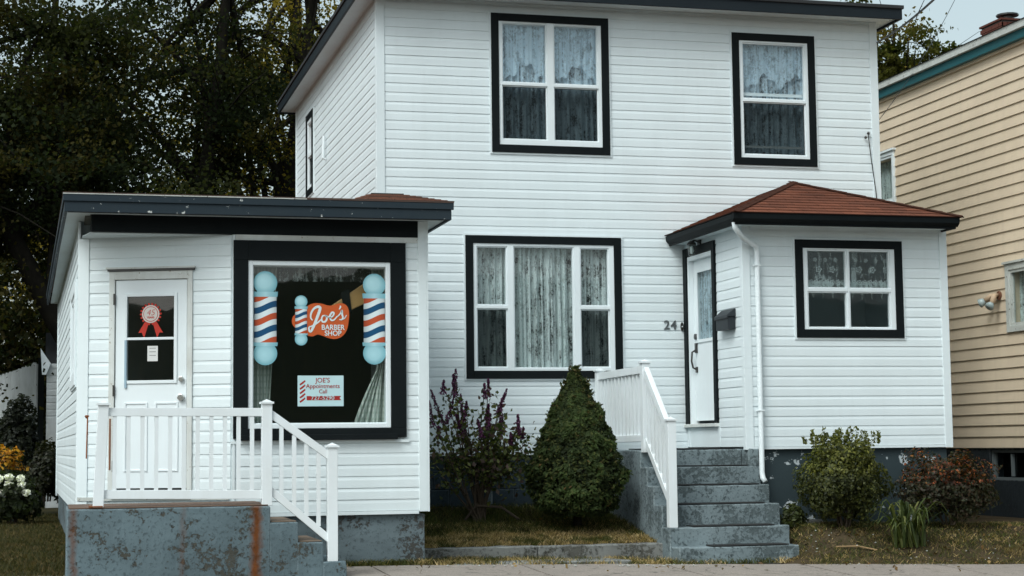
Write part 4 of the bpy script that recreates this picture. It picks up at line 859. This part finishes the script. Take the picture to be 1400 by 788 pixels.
# ------------------------------------------------------------------ litter / pebbles
from mathutils import noise as MN
pb = MB()
for _ in range(160):
    x, y = random.uniform(7.8, 11), random.uniform(-3.9, -2.6); s = random.uniform(.005, .014)
    if random.random() < .5: x = random.uniform(3.7, 6.5); y = random.uniform(-3.8, -3.4)
    pb.lathe((x, y, (gz(x, y) if y > -3.5 else gs(x))+.006), [(s*.6, -.002), (s, s*.3), (s*.5, s*.8)], 5)
lf_ = [(random.uniform(3.7, 6.3), random.uniform(-3.3, -.9)) for _ in range(110)]+[(random.uniform(7.8, 11.5), random.uniform(-3.7, -2.3)) for _ in range(150)]+[(random.uniform(2.7, 9), random.uniform(-4.6, -3.5)) for _ in range(40)]
lo = leaves('fallen_leaves', [(x, y, (bz(x, y) if x < 6.5 and y > -2.3 else gz(x, y) if y > -3.5 else gs(x)+.028*(y+3.5)+.004)+.022) for x, y in lf_], .035, [(.16, .09, .03), (.10, .06, .025), (.24, .16, .06), (.07, .05, .02)], petal, None, np.tile([0, 0, 1.], (len(lf_), 1))); setp(lo, 'brown fallen leaves scattered on the grass and soil', 'leaves', None, 'stuff')
pb.build('pebbles', flat('pebble', (.4, .4, .37)), None, kind='stuff'); setp(bpy.data.objects['pebbles'], 'pale pebbles scattered on the soil and pavement edge', 'pebbles')
s1 = MB(); s1.prism([(7.98, -2.15), (8.35, -2.2), (8.3, -2.0), (8.05, -1.97)], .22, .33, 'z'); s1.build('flat_stone', conc_kerb, None, bevel=.02); setp(bpy.data.objects['flat_stone'], 'flat grey stone leaning at the foot of the porch wall', 'stone')
tw = MB().tube([(8.1, -3.05, gz(8.1, -3.05)+.03), (8.35, -3.06, gz(8.3, -3.05)+.035), (8.55, -3.1, gz(8.5, -3.1)+.02)], .009, 6); tw.build('stick', flat('stick', (.3, .2, .1)), None); setp(bpy.data.objects['stick'], 'pale broken stick lying on the soil before the round bush', 'stick')

# ------------------------------------------------------------------ shrubs
def sphere_pts(n): d = RNG.normal(size=(n, 3)); return d/np.linalg.norm(d, axis=1)[:, None]
def lump(d, sc=2.2, seed=0): return np.array([MN.noise(Vector((p[0]*sc+seed, p[1]*sc, p[2]*sc)))+.5*MN.noise(Vector((p[0]*sc*2.7, p[1]*sc*2.7+seed, p[2]*sc*2.7))) for p in d])
# cone evergreen
cone = thing('cone_evergreen', 'dark green cone-shaped dwarf evergreen beside the front steps', 'shrub', (5.65, -1.6, .33))
n = 46000; t = RNG.random(n)**.8; hgt = .40+1.66*t; rad = np.where(t < .33, .40+.145*np.sin(np.minimum(t/.33, 1)*np.pi/2), .535*(1-((t-.33)/.67)**1.22)*.97+.010)
rad = rad*np.where(t < .05, .72+t*5.6, 1); ang = RNG.random(n)*2*np.pi; base = np.stack([np.cos(ang)*rad, np.sin(ang)*rad, hgt], 1)
lp = lump(base, 5.5, 3); depth = RNG.random(n)**2.2; r2 = rad*(1+(.05+.20*np.minimum(rad/.5, 1))*lp*.8-.34*depth)
cen = np.stack([5.65+np.cos(ang)*r2, -1.6+np.sin(ang)*r2, hgt+.03*lp], 1); nr = np.stack([np.cos(ang), np.sin(ang), np.full(n, .6)], 1)
cc = np.array([(.024, .038, .009)])*(1+np.clip(lp, -.6, 1)[:, None]*.9); cc[RNG.random(n) < .16] = (.06, .07, .018); cc[RNG.random(n) < .003] = (.10, .06, .02)
leaves('foliage', cen, .022, cc, needle, cone, nr, aspect=2.2)
ss = []; sc_ = []
for _ in range(150):
    i = int(RNG.integers(0, n)); o_ = np.array([np.cos(ang[i]), np.sin(ang[i]), .9]); o_ /= np.linalg.norm(o_); b_ = np.array([5.65+np.cos(ang[i])*rad[i]*.98, -1.6+np.sin(ang[i])*rad[i]*.98, hgt[i]]); L_ = random.uniform(.02, .065)
    for k in range(14): ss.append(b_+o_*L_*k/13+RNG.normal(size=3)*.006)
lsh = leaves('stray_shoots', ss, .02, [(.06, .08, .02), (.035, .05, .012), (.10, .08, .03)], needle, cone, aspect=2.2); lsh['kind'] = 'stuff'
core = MB(); core.lathe((5.65, -1.6, .42), [(.25, 0), (.42, .25), (.44, .5), (.33, .85), (.18, 1.2), (.03, 1.5)], 16); core.build('inner_twigs', barkm, cone); MB().tube([(5.65, -1.6, .3), (5.65, -1.6, .6)], [.05, .04]).build('trunk', barkm, cone)
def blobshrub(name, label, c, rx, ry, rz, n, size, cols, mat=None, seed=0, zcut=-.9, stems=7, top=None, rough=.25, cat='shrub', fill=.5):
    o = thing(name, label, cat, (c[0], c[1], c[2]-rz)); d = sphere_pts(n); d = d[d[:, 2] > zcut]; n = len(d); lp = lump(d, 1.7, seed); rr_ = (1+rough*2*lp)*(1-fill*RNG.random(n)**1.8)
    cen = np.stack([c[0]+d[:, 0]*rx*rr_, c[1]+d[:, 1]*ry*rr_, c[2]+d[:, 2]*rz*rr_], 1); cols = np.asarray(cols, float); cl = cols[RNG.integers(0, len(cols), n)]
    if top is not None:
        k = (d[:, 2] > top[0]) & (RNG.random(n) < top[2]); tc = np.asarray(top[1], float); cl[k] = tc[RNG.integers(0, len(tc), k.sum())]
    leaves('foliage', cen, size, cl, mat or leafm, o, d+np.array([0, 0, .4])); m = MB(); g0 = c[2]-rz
    for i in range(stems):
        a = 2*math.pi*i/stems+seed; m.tube([(c[0]+.05*math.cos(a), c[1]+.05*math.sin(a), g0-.03), (c[0]+.3*rx*math.cos(a), c[1]+.3*ry*math.sin(a), g0+rz*.6), (c[0]+.7*rx*math.cos(a+.2), c[1]+.7*ry*math.sin(a+.2), g0+rz*1.35)], [.014, .01, .004], 5)
    m.build('stems', stemm, o); return o
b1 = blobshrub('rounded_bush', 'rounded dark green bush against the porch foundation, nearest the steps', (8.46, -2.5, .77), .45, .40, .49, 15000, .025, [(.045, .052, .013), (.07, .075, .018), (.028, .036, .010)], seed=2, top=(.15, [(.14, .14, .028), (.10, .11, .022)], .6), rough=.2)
# upright shoots on top
sh = []
for i in range(26):
    x, y = 8.46+random.gauss(0, .2), -2.5+random.gauss(0, .15); hh = random.uniform(.06, .2)
    for k in range(26): sh.append((x+random.gauss(0, .012), y+random.gauss(0, .012), 1.18+hh*k/26))
leaves('shoots', sh, .024, [(.11, .115, .022), (.07, .08, .018)], leafm, b1)['kind'] = 'stuff'
blobshrub('red_leaf_bush', 'low bush with orange-red leaves in front of the porch corner', (9.75, -2.45, .66), .55, .36, .38, 11000, .025, [(.040, .026, .014), (.030, .028, .011), (.022, .026, .010)], seed=5, top=(.15, [(.26, .070, .022), (.17, .045, .02), (.24, .10, .025), (.08, .03, .018)], .30), rough=.3)
blobshrub('small_shrub', 'tiny green shrub at the foot of the steps beside the porch wall', (7.93, -2.3, .36), .14, .12, .14, 900, .03, [(.05, .06, .015), (.03, .04, .01)], seed=8, stems=4)
# day lily
dl = thing('daylily', 'clump of long arching green leaves in front of the red-leaved bush', 'plant', (8.95, -3.0, gz(8.95, -3.0)))
ml = MB(); gcol = [(.085, .105, .025), (.05, .07, .018), (.14, .15, .045), (.03, .045, .012)]
for i in range(95):
    a = random.uniform(0, 2*math.pi); rch = random.uniform(.18, .56); hh = random.uniform(.28, .62); dr_ = random.uniform(.1, .8); bx, by = 8.95+random.gauss(0, .09), -3.0+random.gauss(0, .07); wd = random.uniform(.009, .016); col = random.choice(gcol)
    prev = None
    for k in range(8):
        t = k/7; rad = rch*t**1.05; z = gz(8.95, -3.0)+hh*(2.6*t-1.95*t*t) if t < .67 else gz(8.95, -3.0)+hh*(.867-(t-.67)*2.0*dr_); x, y = bx+rad*math.cos(a), by+rad*math.sin(a)*.7; w_ = wd*(1-t**3)*(1 if k else .7)
        ids = [ml.P(x-w_*math.sin(a), y+w_*math.cos(a), z), ml.P(x+w_*math.sin(a), y-w_*math.cos(a), z)]; ml.col += [col, col]
        if prev: ml.f.append([prev[0], prev[1], ids[1], ids[0]])
        prev = ids
ml.build('leaf_blades', leafm, dl, recalc=False)
# lilac
lil = thing('lilac_bush', 'open lilac bush with dark purple flower spikes beside the barber shop', 'shrub', (4.65, -1.0, .36))
def LX(x, y): return 4.069+(560+x/3.94-584)*.00853, 1.985-(500+y/3.94-515)*.00815
tips = [(180, 95), (275, 60), (148, 175), (222, 215), (243, 80), (380, 120), (412, 100), (473, 170), (515, 180), (335, 210), (405, 240), (255, 280), (288, 295), (345, 320), (85, 240), (100, 430), (540, 265), (585, 340), (180, 340), (60, 320), (440, 235), (300, 200), (200, 260), (560, 300), (500, 300), (450, 330), (600, 350), (395, 300), (520, 380)]
mst = MB(); lv = []; fl = []; 
for i, (x, y) in enumerate(tips):
    X, Z = LX(x, y+20); Yt = -1.0+random.uniform(-.35, .35); b = (4.65+random.uniform(-.05, .08), -1+random.uniform(-.05, .05), .34); mid = (b[0]+(X-b[0])*.45+random.uniform(-.06, .06), -1+(Yt+1)*.5, b[2]+(Z-b[2])*.5); P = [b, mid, (X, Yt, Z)]
    P = catmull(P, False, 6); mst.tube(P, [.014-.011*k/(len(P)-1) for k in range(len(P))], 5)
    if i % 2 == 0: mst.tube(catmull([mid, (mid[0]+random.uniform(-.25, .25), mid[1]-.1, mid[2]+.12), (mid[0]+random.uniform(-.35, .35), mid[1]-.2, mid[2]+random.uniform(.1, .3))], False, 4), .004, 4)
    for _ in range(48):
        t = random.uniform(.36, .97)**.8; q = P[int(t*(len(P)-1))]; lv.append((q[0]+random.gauss(0, .05), q[1]+random.gauss(0, .06), q[2]+random.gauss(0, .045)))
    L = random.uniform(.16, .34) if y < 330 else .14; lx, ly = random.gauss(0, .18), random.gauss(0, .15); fr_ = random.uniform(.022, .04)
    for _ in range(230):
        t = random.random(); rr_ = (fr_*(1-t)**.7*(.6+.4*math.sin(t*17+i))+.004)*random.uniform(.6, 1.25); a = random.uniform(0, 6.28); fl.append((X+rr_*math.cos(a)+lx*L*(t-.5), Yt+rr_*math.sin(a)+ly*L*t, Z-L*.55+L*t))
for _ in range(500): lv.append((4.62+random.gauss(0, .28), -1+random.gauss(0, .24), .98+random.gauss(0, .13)))
for _ in range(900): lv.append((4.95+random.gauss(0, .26), -1.0+random.gauss(0, .2), 1.02+random.gauss(0, .16)))
mst.tube([(4.5, -1, .36), (4.62, -1.05, .52), (4.9, -1.1, .50), (5.1, -1.1, .36)], .016, 6)
mst.build('stems', stemm, lil); leaves('foliage', lv, .038, [(.05, .065, .018), (.07, .085, .022), (.03, .045, .012), (.14, .15, .045), (.09, .06, .05)], leafm, lil); leaves('flower_spikes', fl, .016, [(.13, .035, .10), (.08, .02, .06), (.22, .07, .18), (.05, .014, .03)], petal, lil)

# ------------------------------------------------------------------ left background garden
fe = thing('picket_fence', 'tall pale board fence at the back of the side lawn', 'fence', (-.7, 14, .2))
A_, B_ = Vector((-1.55, 17.5, 0)), Vector((-.34, 13.0, 0)); nb = 34
for i in range(nb):
    p = A_.lerp(B_, i/nb); q = A_.lerp(B_, (i+.9)/nb); zt = 2.72+.02*math.sin(i*3)+.22*i/nb-.12
    m = MB(); s = (q-p).normalized().cross(Vector((0, 0, 1)))*.02; m.v = [p+s, q+s, q-s, p-s]; m.v = [Vector((v.x, v.y, z)) for z in (.1, zt) for v in m.v]
    m.f = [[0, 3, 2, 1], [4, 5, 6, 7], [0, 1, 5, 4], [1, 2, 6, 5], [2, 3, 7, 6], [3, 0, 4, 7]]; m.build('board', fencew, fe)
post_ = MB().box(-.33, -.22, 12.9, 13.0, .1, 2.9); post_.build('post', darkwood, fe)
she = thing('garden_shed', 'small grey clapboard shed partly hidden behind the shop side wall', 'shed', (.2, 12, .2)); fsh = front(12)
wall(fsh, -.17, 1.2, .1, 2.75, [], she, fencew, .1); siding(fsh, -.17, 1.2, 1.7, 2.75, [], she, fencew, .12, .02)
MB().prism([(12.0, 2.75), (13.5, 3.4), (15, 2.75)], -.2, 1.3).build('roof', roofdark, she); MB().prism([(-.25, 2.55), (-.18, 2.55), (-.10, 2.75), (-.28, 3.02)], 11.9, 12, 'n').build('gable_board', white, she)
for i in range(11): MB(front(11.8)).box(-.13+i*.06, -.075+i*.06, 0, .02, .2, 1.75).build('board', fencew, she)
blobshrub('dark_bush', 'dark round evergreen bush in front of the board fence', (-.62, 9.5, 1.35), .36, .4, .66, 7000, .045, [(.008, .012, .005), (.013, .016, .007)], seed=3, fill=.6)
blobshrub('hedge_bush', 'low dark leafy bush at the far end of the side lawn', (-.12, 8.3, .85), .28, .5, .42, 5000, .045, [(.014, .018, .006), (.022, .022, .01)], seed=4)
blobshrub('yellow_flower_bush', 'bush covered in yellow flowers at the left edge of the lawn', (-.78, 7.0, .95), .33, .35, .28, 5000, .045, [(.02, .03, .008), (.03, .035, .01)], seed=6, top=(-.1, [(.45, .20, .012), (.5, .27, .02), (.32, .13, .01)], .7))
rh = blobshrub('white_flower_bush', 'low green bush with round white flower heads by the lawn', (-.6, 6.0, .52), .36, .35, .36, 4500, .05, [(.018, .028, .008), (.03, .04, .012)], seed=9)
wf = []
for (px, py) in ((-.86, .70), (-.74, .60), (-.66, .72), (-.57, .63), (-.48, .71), (-.42, .60), (-.80, .80), (-.5, .8), (-.95, .58), (-.66, .82)):
    c = np.array([px+.02, 5.72, py]); d = sphere_pts(110); wf.append(c+d*np.array([.052, .05, .042]))
leaves('flower_heads', np.concatenate(wf), .03, [(.72, .72, .68), (.8, .8, .78)], petal, rh)

# ------------------------------------------------------------------ trees
def tree(name, label, base, H, crown_c, crown_r, nl, cols, seed, lean=(0, 0), nbr=16, tr=.28, leaf=.066, zmin=2.0, clumps=90, group=None, csz=.55, trans=None, holes=0):
    rs = random.Random(seed); o = thing(name, label, 'tree', base, group); b = Vector(base); top = Vector((b.x+lean[0], b.y+lean[1], b.z+H))
    tp = [b-Vector((0, 0, .3)), b.lerp(top, .35)+Vector((rs.uniform(-.2, .2), 0, 0)), b.lerp(top, .7)+Vector((rs.uniform(-.3, .3), 0, 0)), top]; P = catmull([tuple(p) for p in tp], False, 5); m = MB(); m.tube(P, [tr*(1-.85*i/(len(P)-1)) for i in range(len(P))], 9); m.build('trunk', barkm, o, smooth=True)
    lm_ = MB(); ends = []; cc = Vector(crown_c)
    for i in range(nbr):
        s = P[int((.25+.65*rs.random())*(len(P)-1))]; d = Vector((rs.gauss(0, 1), rs.gauss(0, 1), rs.gauss(.25, .7))).normalized(); e = cc+Vector((d.x*crown_r[0], d.y*crown_r[1], d.z*crown_r[2]))*rs.uniform(.6, .95)
        s = Vector(s); md = s.lerp(e, .5)+Vector((rs.uniform(-.3, .3), rs.uniform(-.3, .3), .4)); Q_ = catmull([tuple(s), tuple(md), tuple(e)], False, 5); lm_.tube(Q_, [tr*.32*(1-.85*k/(len(Q_)-1)) for k in range(len(Q_))], 6)
        ends += Q_[3:]
        for _ in range(4):
            q = Vector(Q_[rs.randint(3, len(Q_)-1)]); f = q+Vector((rs.gauss(0, .9), rs.gauss(0, .9), rs.gauss(.1, .7))); lm_.tube([tuple(q), tuple(q.lerp(f, .5)+Vector((0, 0, .1))), tuple(f)], [tr*.09, tr*.06, tr*.03], 4); ends.append(tuple(f))
    lm_.build('limbs', barkm, o); C_ = []; col = []; cols = np.asarray(cols, float)
    for k in range(clumps):
        if rs.random() < .65: c = Vector(rs.choice(ends))
        else: d = Vector((rs.gauss(0, 1), rs.gauss(0, 1), rs.gauss(0, 1))).normalized()*rs.random()**.4; c = cc+Vector((d.x*crown_r[0], d.y*crown_r[1], d.z*crown_r[2]))
        if c.z < zmin: c.z = zmin+rs.random()
        s = csz*rs.uniform(.6, 1.3); nn = int(nl/clumps*rs.uniform(.6, 1.4)); a_ = rs.uniform(0, 6.28); sl_ = rs.uniform(-.35, .6); q_ = RNG.normal(size=(nn, 3))*np.array([s*1.25, s*.5, s*.28]); C_.append(np.stack([q_[:, 0]*math.cos(a_)-q_[:, 1]*math.sin(a_), q_[:, 0]*math.sin(a_)+q_[:, 1]*math.cos(a_), q_[:, 2]+q_[:, 0]*sl_], 1)+np.array(c)); col.append(np.tile(cols[rs.randrange(len(cols))]*rs.uniform(.75, 1.25), (nn, 1)))
    leaves('crown', np.concatenate(C_), leaf, np.concatenate(col), treeleaf, o, None, aspect=1.4); return o
dk = [(.020, .026, .012), (.026, .030, .012), (.040, .036, .012), (.014, .020, .010)]; br_ = [(.11, .088, .018), (.07, .066, .015), (.20, .15, .025), (.028, .032, .010)]
GT = 'dark trees behind the shop and house'
tree('maple_tree', 'big dark tree at the far left with a thick leaning trunk behind the shop', (2.3, 12.4, .2), 8.5, (-.6, 14.2, 7.6), (2.6, 2.0, 3.6), 50000, dk, 1, lean=(-5.6, .0), tr=.30, zmin=4.4, clumps=150, group=GT)
tree('maple_tree', 'tall dark tree standing directly above the shop roof', (1.9, 16.5, .2), 13, (2.0, 17, 7.5), (2.6, 2.6, 5.2), 30000, dk, 2, lean=(1.6, 0), zmin=2.4, nbr=24, clumps=190, group=GT)
tree('maple_tree', 'tree with open branches and yellow-green leaves next to the house side wall', (4.3, 19, .2), 14, (4.6, 19.5, 8.5), (2.6, 2.5, 5.5), 16500, br_, 3, lean=(1.6, 0), zmin=2.6, nbr=24, tr=.3, clumps=120, group=GT, csz=.5)
tree('maple_tree', 'dim tree farthest back, showing brownish foliage between the nearer crowns', (0, 24, .2), 14, (-.6, 25, 7.0), (3.6, 2.5, 6.5), 30000, dk+br_, 4, zmin=1.2, clumps=170, group=GT, csz=.7, leaf=.085)
tree('maple_tree', 'thin-leaved tree showing sky gaps behind the house eave', (6.2, 27, .2), 16, (6.0, 28, 9.0), (3.8, 2.5, 6.5), 14500, br_, 5, zmin=2.0, nbr=22, tr=.34, clumps=110, group=GT, csz=.6, leaf=.08)
tree('maple_tree', 'young tree with drooping crown in front of the fence at far left', (-2.6, 11.5, .2), 8, (-2.3, 12, 5.5), (1.9, 1.8, 3.8), 40000, dk, 6, zmin=2.2, clumps=100, group=GT)
th = sphere_pts(1); 
def thicket(name, label, x0, x1, y, z1, n, cols, leaf=.12):
    cen = np.stack([RNG.uniform(x0, x1, n), y+RNG.normal(size=n)*.9, .2+RNG.random(n)**.8*z1], 1); lp = lump(cen, .6, 7); cen = cen[cen[:, 2] < z1*(.72+.35*lp)]; o = leaves(name, cen, leaf, cols, treeleaf); setp(o, label, 'thicket', None, 'stuff')
thicket('thicket', 'dense dark undergrowth closing the view behind the garden trees', -8, 9, 31, 4.6, 50000, [(.009, .011, .004), (.014, .014, .005), (.02, .017, .006)], .16)
thicket('thicket', 'dark mass of garden bushes rising behind the board fence at left', -5, 1.2, 21, 6.2, 30000, [(.012, .016, .007), (.02, .022, .009), (.028, .024, .009)], .10)
tree('poplar_tree', 'tree with sparse yellow-green leaves between the house and its tan neighbour', (21.2, 22, 0), 12.6, (21.7, 22.5, 10.9), (2.0, 1.8, 1.7), 30000, [(.05, .06, .014), (.08, .08, .02), (.035, .045, .012), (.12, .09, .02)], 12, lean=(.6, 0), tr=.2, zmin=6, clumps=110, csz=.34, leaf=.075, nbr=26)
tree('poplar_tree', 'tree whose leaf tips just show above the dark roof edge of the house', (17.8, 24, 0), 13, (17.6, 24.5, 11.3), (2.2, 1.8, 2.3), 9000, [(.06, .065, .015), (.09, .08, .02)], 13, tr=.2, zmin=6, clumps=55, csz=.4, leaf=.10)

# ------------------------------------------------------------------ neighbour's tan house
OX = 12.3
nb_ = thing('tan_house', 'neighbouring house with tan clapboard siding and teal eave trim', 'house', (OX, 0, 0)); FO = left(OX)
OW1 = (3.52, 4.75, 4.78, 5.60); OW2 = (-1.05, .42, 2.62, 3.53)
holes = [(OW1[0]+.1, OW1[1]-.1, OW1[2]+.1, OW1[3]-.1), (OW2[0]+.1, OW2[1]-.1, OW2[2]+.1, OW2[3]-.1)]
wall(FO, -3.0, 9, 1.085, 6.45, holes, nb_, tan); siding(FO, -3.0, 9, 1.09, 6.4, holes, nb_, tan, .152, .026, plain=True)
MB().box(OX, OX+6.5, -3.1, -3.0, 0, 6.45).build('wall', tan, nb_); MB().box(OX, OX+6.5, 8.9, 9, 0, 6.45).build('wall', tan, nb_); MB().box(OX+6.4, OX+6.5, -3, 8.9, 0, 6.45).build('wall', tan, nb_)
OB = (.05, 1.05, .66, 1.06)
wall(FO, -3.0, 9, -.3, 1.084, [OB], nb_, conc_black, .2, 'foundation')
bwn = MB(FO); casing(bwn, OB[0], OB[1], OB[2], OB[3], .035, -.1, -.03); bwn.box(.54, .56, -.08, -.03, .71, 1.01); bw_ = bwn.build('basement_window', flat('grey_frame', (.13, .15, .155)), nb_); MB(FO).poly([(.09, -.07, .70), (1.0, -.07, .70), (1.0, -.07, 1.02), (.09, -.07, 1.02)]).build('pane', glass_low, bw_, recalc=False)
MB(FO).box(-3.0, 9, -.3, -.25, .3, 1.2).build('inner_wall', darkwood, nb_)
for (a, b, c, d), gm in ((OW1, white), (OW2, greyw)):
    m = MB(FO); casing(m, a, b, c, d, .06 if gm is white else .085, -.02, .045); wq = m.build('window', gm, nb_, bevel=.004)
    m = MB(FO); casing(m, a+.061, b-.061, c+.061, d-.061, .035 if gm is white else .06, -.03, .03); m.build('sash', gm, wq)
    m = MB(FO).box(a-.03, b+.03, 0, .07, d+.001, d+.03); m.build('head_drip', gm, wq)
    MB(FO).poly([(a+.12, -.01, c+.12), (b-.12, -.01, c+.12), (b-.12, -.01, d-.12), (a+.12, -.01, d-.12)]).build('pane', glass_low, wq, recalc=False)
    curtain(FO, a+.05, b-.05, c+.05, d-.05, -.12, wq, lace, 6, name='curtain', seed=int(a*10))
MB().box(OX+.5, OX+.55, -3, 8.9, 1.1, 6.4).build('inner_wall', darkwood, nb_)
MB(FO).box(-3.05, 9.05, .0, .05, 6.40, 6.50).build('frieze', tan, nb_)
MB(FO).box(-3.2, 9.2, .02, .12, 6.44, 6.56).build('eave_trim', teal, nb_, bevel=.004); MB(FO).box(-3.2, 9.2, -.3, .17, 6.561, 6.66).build('fascia', greyw, nb_, bevel=.004)
m = MB(); m.poly([(OX-.19, -3.25, 6.662), (OX-.19, 9.25, 6.662), (OX+3.3, 9.25, 7.75), (OX+3.3, -3.25, 7.75)]); m.poly([(OX+6.8, -3.25, 6.662), (OX+6.8, 9.25, 6.662), (OX+3.3, 9.25, 7.75), (OX+3.3, -3.25, 7.75)]); m.poly([(OX-.19, -3.25, 6.661), (OX-.19, 9.25, 6.661), (OX+6.8, 9.25, 6.661), (OX+6.8, -3.25, 6.661)])
m.poly([(OX-.19, -3.2, 6.662), (OX+6.8, -3.2, 6.662), (OX+3.3, -3.2, 7.75)]); m.poly([(OX-.19, 9.2, 6.662), (OX+6.8, 9.2, 6.662), (OX+3.3, 9.2, 7.75)]); m.build('roof', roofdark, nb_)
# the chimney: bricks as pieces
chx, chy, chz0, chz1 = 14.0, 3.05, 7.06, 7.50
cm = MB().box(chx-.27, chx+.27, chy-.3, chy+.3, chz0, chz1); ch = cm.build('chimney', flat('mortar', (.13, .11, .1), .9), nb_)
bkm = flat('brick', (.10, .032, .022), .9)
for rI in range(6):
    for sd_ in range(2):
        for k in range(-1, 3):
            z = chz0+.0+rI*.07; o_ = (.1 if rI % 2 else 0)
            if sd_ == 0:
                a_ = max(chx-.285, chx-.285+k*.2+o_); b_ = min(chx+.285, chx-.285+(k+1)*.2+o_-.01)
                if b_-a_ > .03: MB().box(a_, b_, chy-.315, chy-.29, z, z+.06).build('brick', bkm, ch)
            else:
                a_ = max(chy-.315, chy-.315+k*.2+o_); b_ = min(chy+.315, chy-.315+(k+1)*.2+o_-.01)
                if b_-a_ > .03: MB().box(chx-.29, chx-.262, a_, b_, z, z+.06).build('brick', bkm, ch)
MB().box(chx-.3, chx+.3, chy-.33, chy+.33, chz1, chz1+.03).build('chimney_cap', bkm, ch); MB().lathe((chx, chy, chz1+.03), [(.09, 0), (.09, .1), (.17, .11), (.17, .135), (.05, .16)], 12).build('flue_cowl', metal_dark, ch)
fl_ = thing('twin_floodlight', 'twin floodlight with tan housing and glass bulbs on the tan siding', 'lamp', (OX-.05, .52, 3.1)); tanp = flat('tan_plastic', (.5, .36, .24)); bulbm = flat('bulb_glass', (.35, .42, .42), .15)
MB(FO).lathe((.0, .05, 3.1), [(.02, 0)], 3) if False else MB(FO).prism([(.60+.055*math.cos(k*math.pi/6), 3.13+.06*math.sin(k*math.pi/6)) for k in range(12)], .02, .05, 'n').build('base', flat('rusty_base', (.16, .07, .04)), fl_, bevel=.004)
for (dv, dz, un) in (((.13), -.03, 0), ((-.03), -.08, 1)):
    tb = MB(FO); p0_, p1_ = (.60, .05, 3.14), (.60+dv, .16, 3.10+dz); tb.tube([p0_, ((p0_[0]+p1_[0])/2, .11, 3.13), p1_], [.022, .034, .044], 10); tb.build('lamp_holder', tanp, fl_, smooth=True)
    q = (.60+dv*1.5, .215, 3.075+dz*1.3); MB(FO).tube([p1_, tuple((a+b)/2 for a, b in zip(p1_, q)), q], [.03, .055, .062], 12).build('bulb', bulbm, fl_, smooth=True)
# wooded hill across the street, behind the camera (seen only as reflections)
sheet('hill', [-260+20*i for i in range(27)], [-200, -140, -110, -90, -75, -62], lambda x, y: [13, 14, 12.5, 9.5, 5, -.3][[-200, -140, -110, -90, -75, -62].index(y)]*(1+.12*math.sin(x*.05)+.06*math.sin(x*.17)), soilmat('hill_green', (.02, .028, .012), (.045, .05, .025)))
# ------------------------------------------------------------------ wires
wm = flat('cable', (.015, .015, .016), .5)
def sag(a, b, s, k=14): a, b = Vector(a), Vector(b); return [tuple(a.lerp(b, i/k)-Vector((0, 0, s*4*(i/k)*(1-i/k)))) for i in range(k+1)]
m = MB(); m.tube(sag((10.40, .3, 6.42), (6.6, -9.5, 4.92), .10)+sag((6.6, -9.5, 4.92), (2, -24, 5.2), .3)[1:], .013, 6); setp(m.build('power_cable', wm, None), 'thick black power cable sagging to the right eave of the house', 'cable')
m = MB(); m.tube(sag((10.10, -.05, 5.157), (14.76, 6.0, 8.68), .12), .005, 5); setp(m.build('phone_cable', wm, None), 'thin cable rising from the wall insulator towards the upper right', 'cable')
m = MB(); m.tube([(10.10, -.035, 5.15), (10.14, -.03, 4.8), (10.19, -.03, 4.4), (10.22, -.03, 4.0)], .006, 5); setp(m.build('drop_wire', wm, None), 'thin black wire running down the right corner post of the house', 'cable')
ins = thing('wire_insulator', 'small black insulator hooks on the siding near the right corner', 'insulator', (10.1, -.03, 5.15))
for (x, z) in ((10.10, 5.157), (10.06, 5.10)): MB(F0).lathe((x, .045, z-.02), [(.012, 0), (.02, .015), (.012, .035)], 8).build('knob', metal_dark, ins)
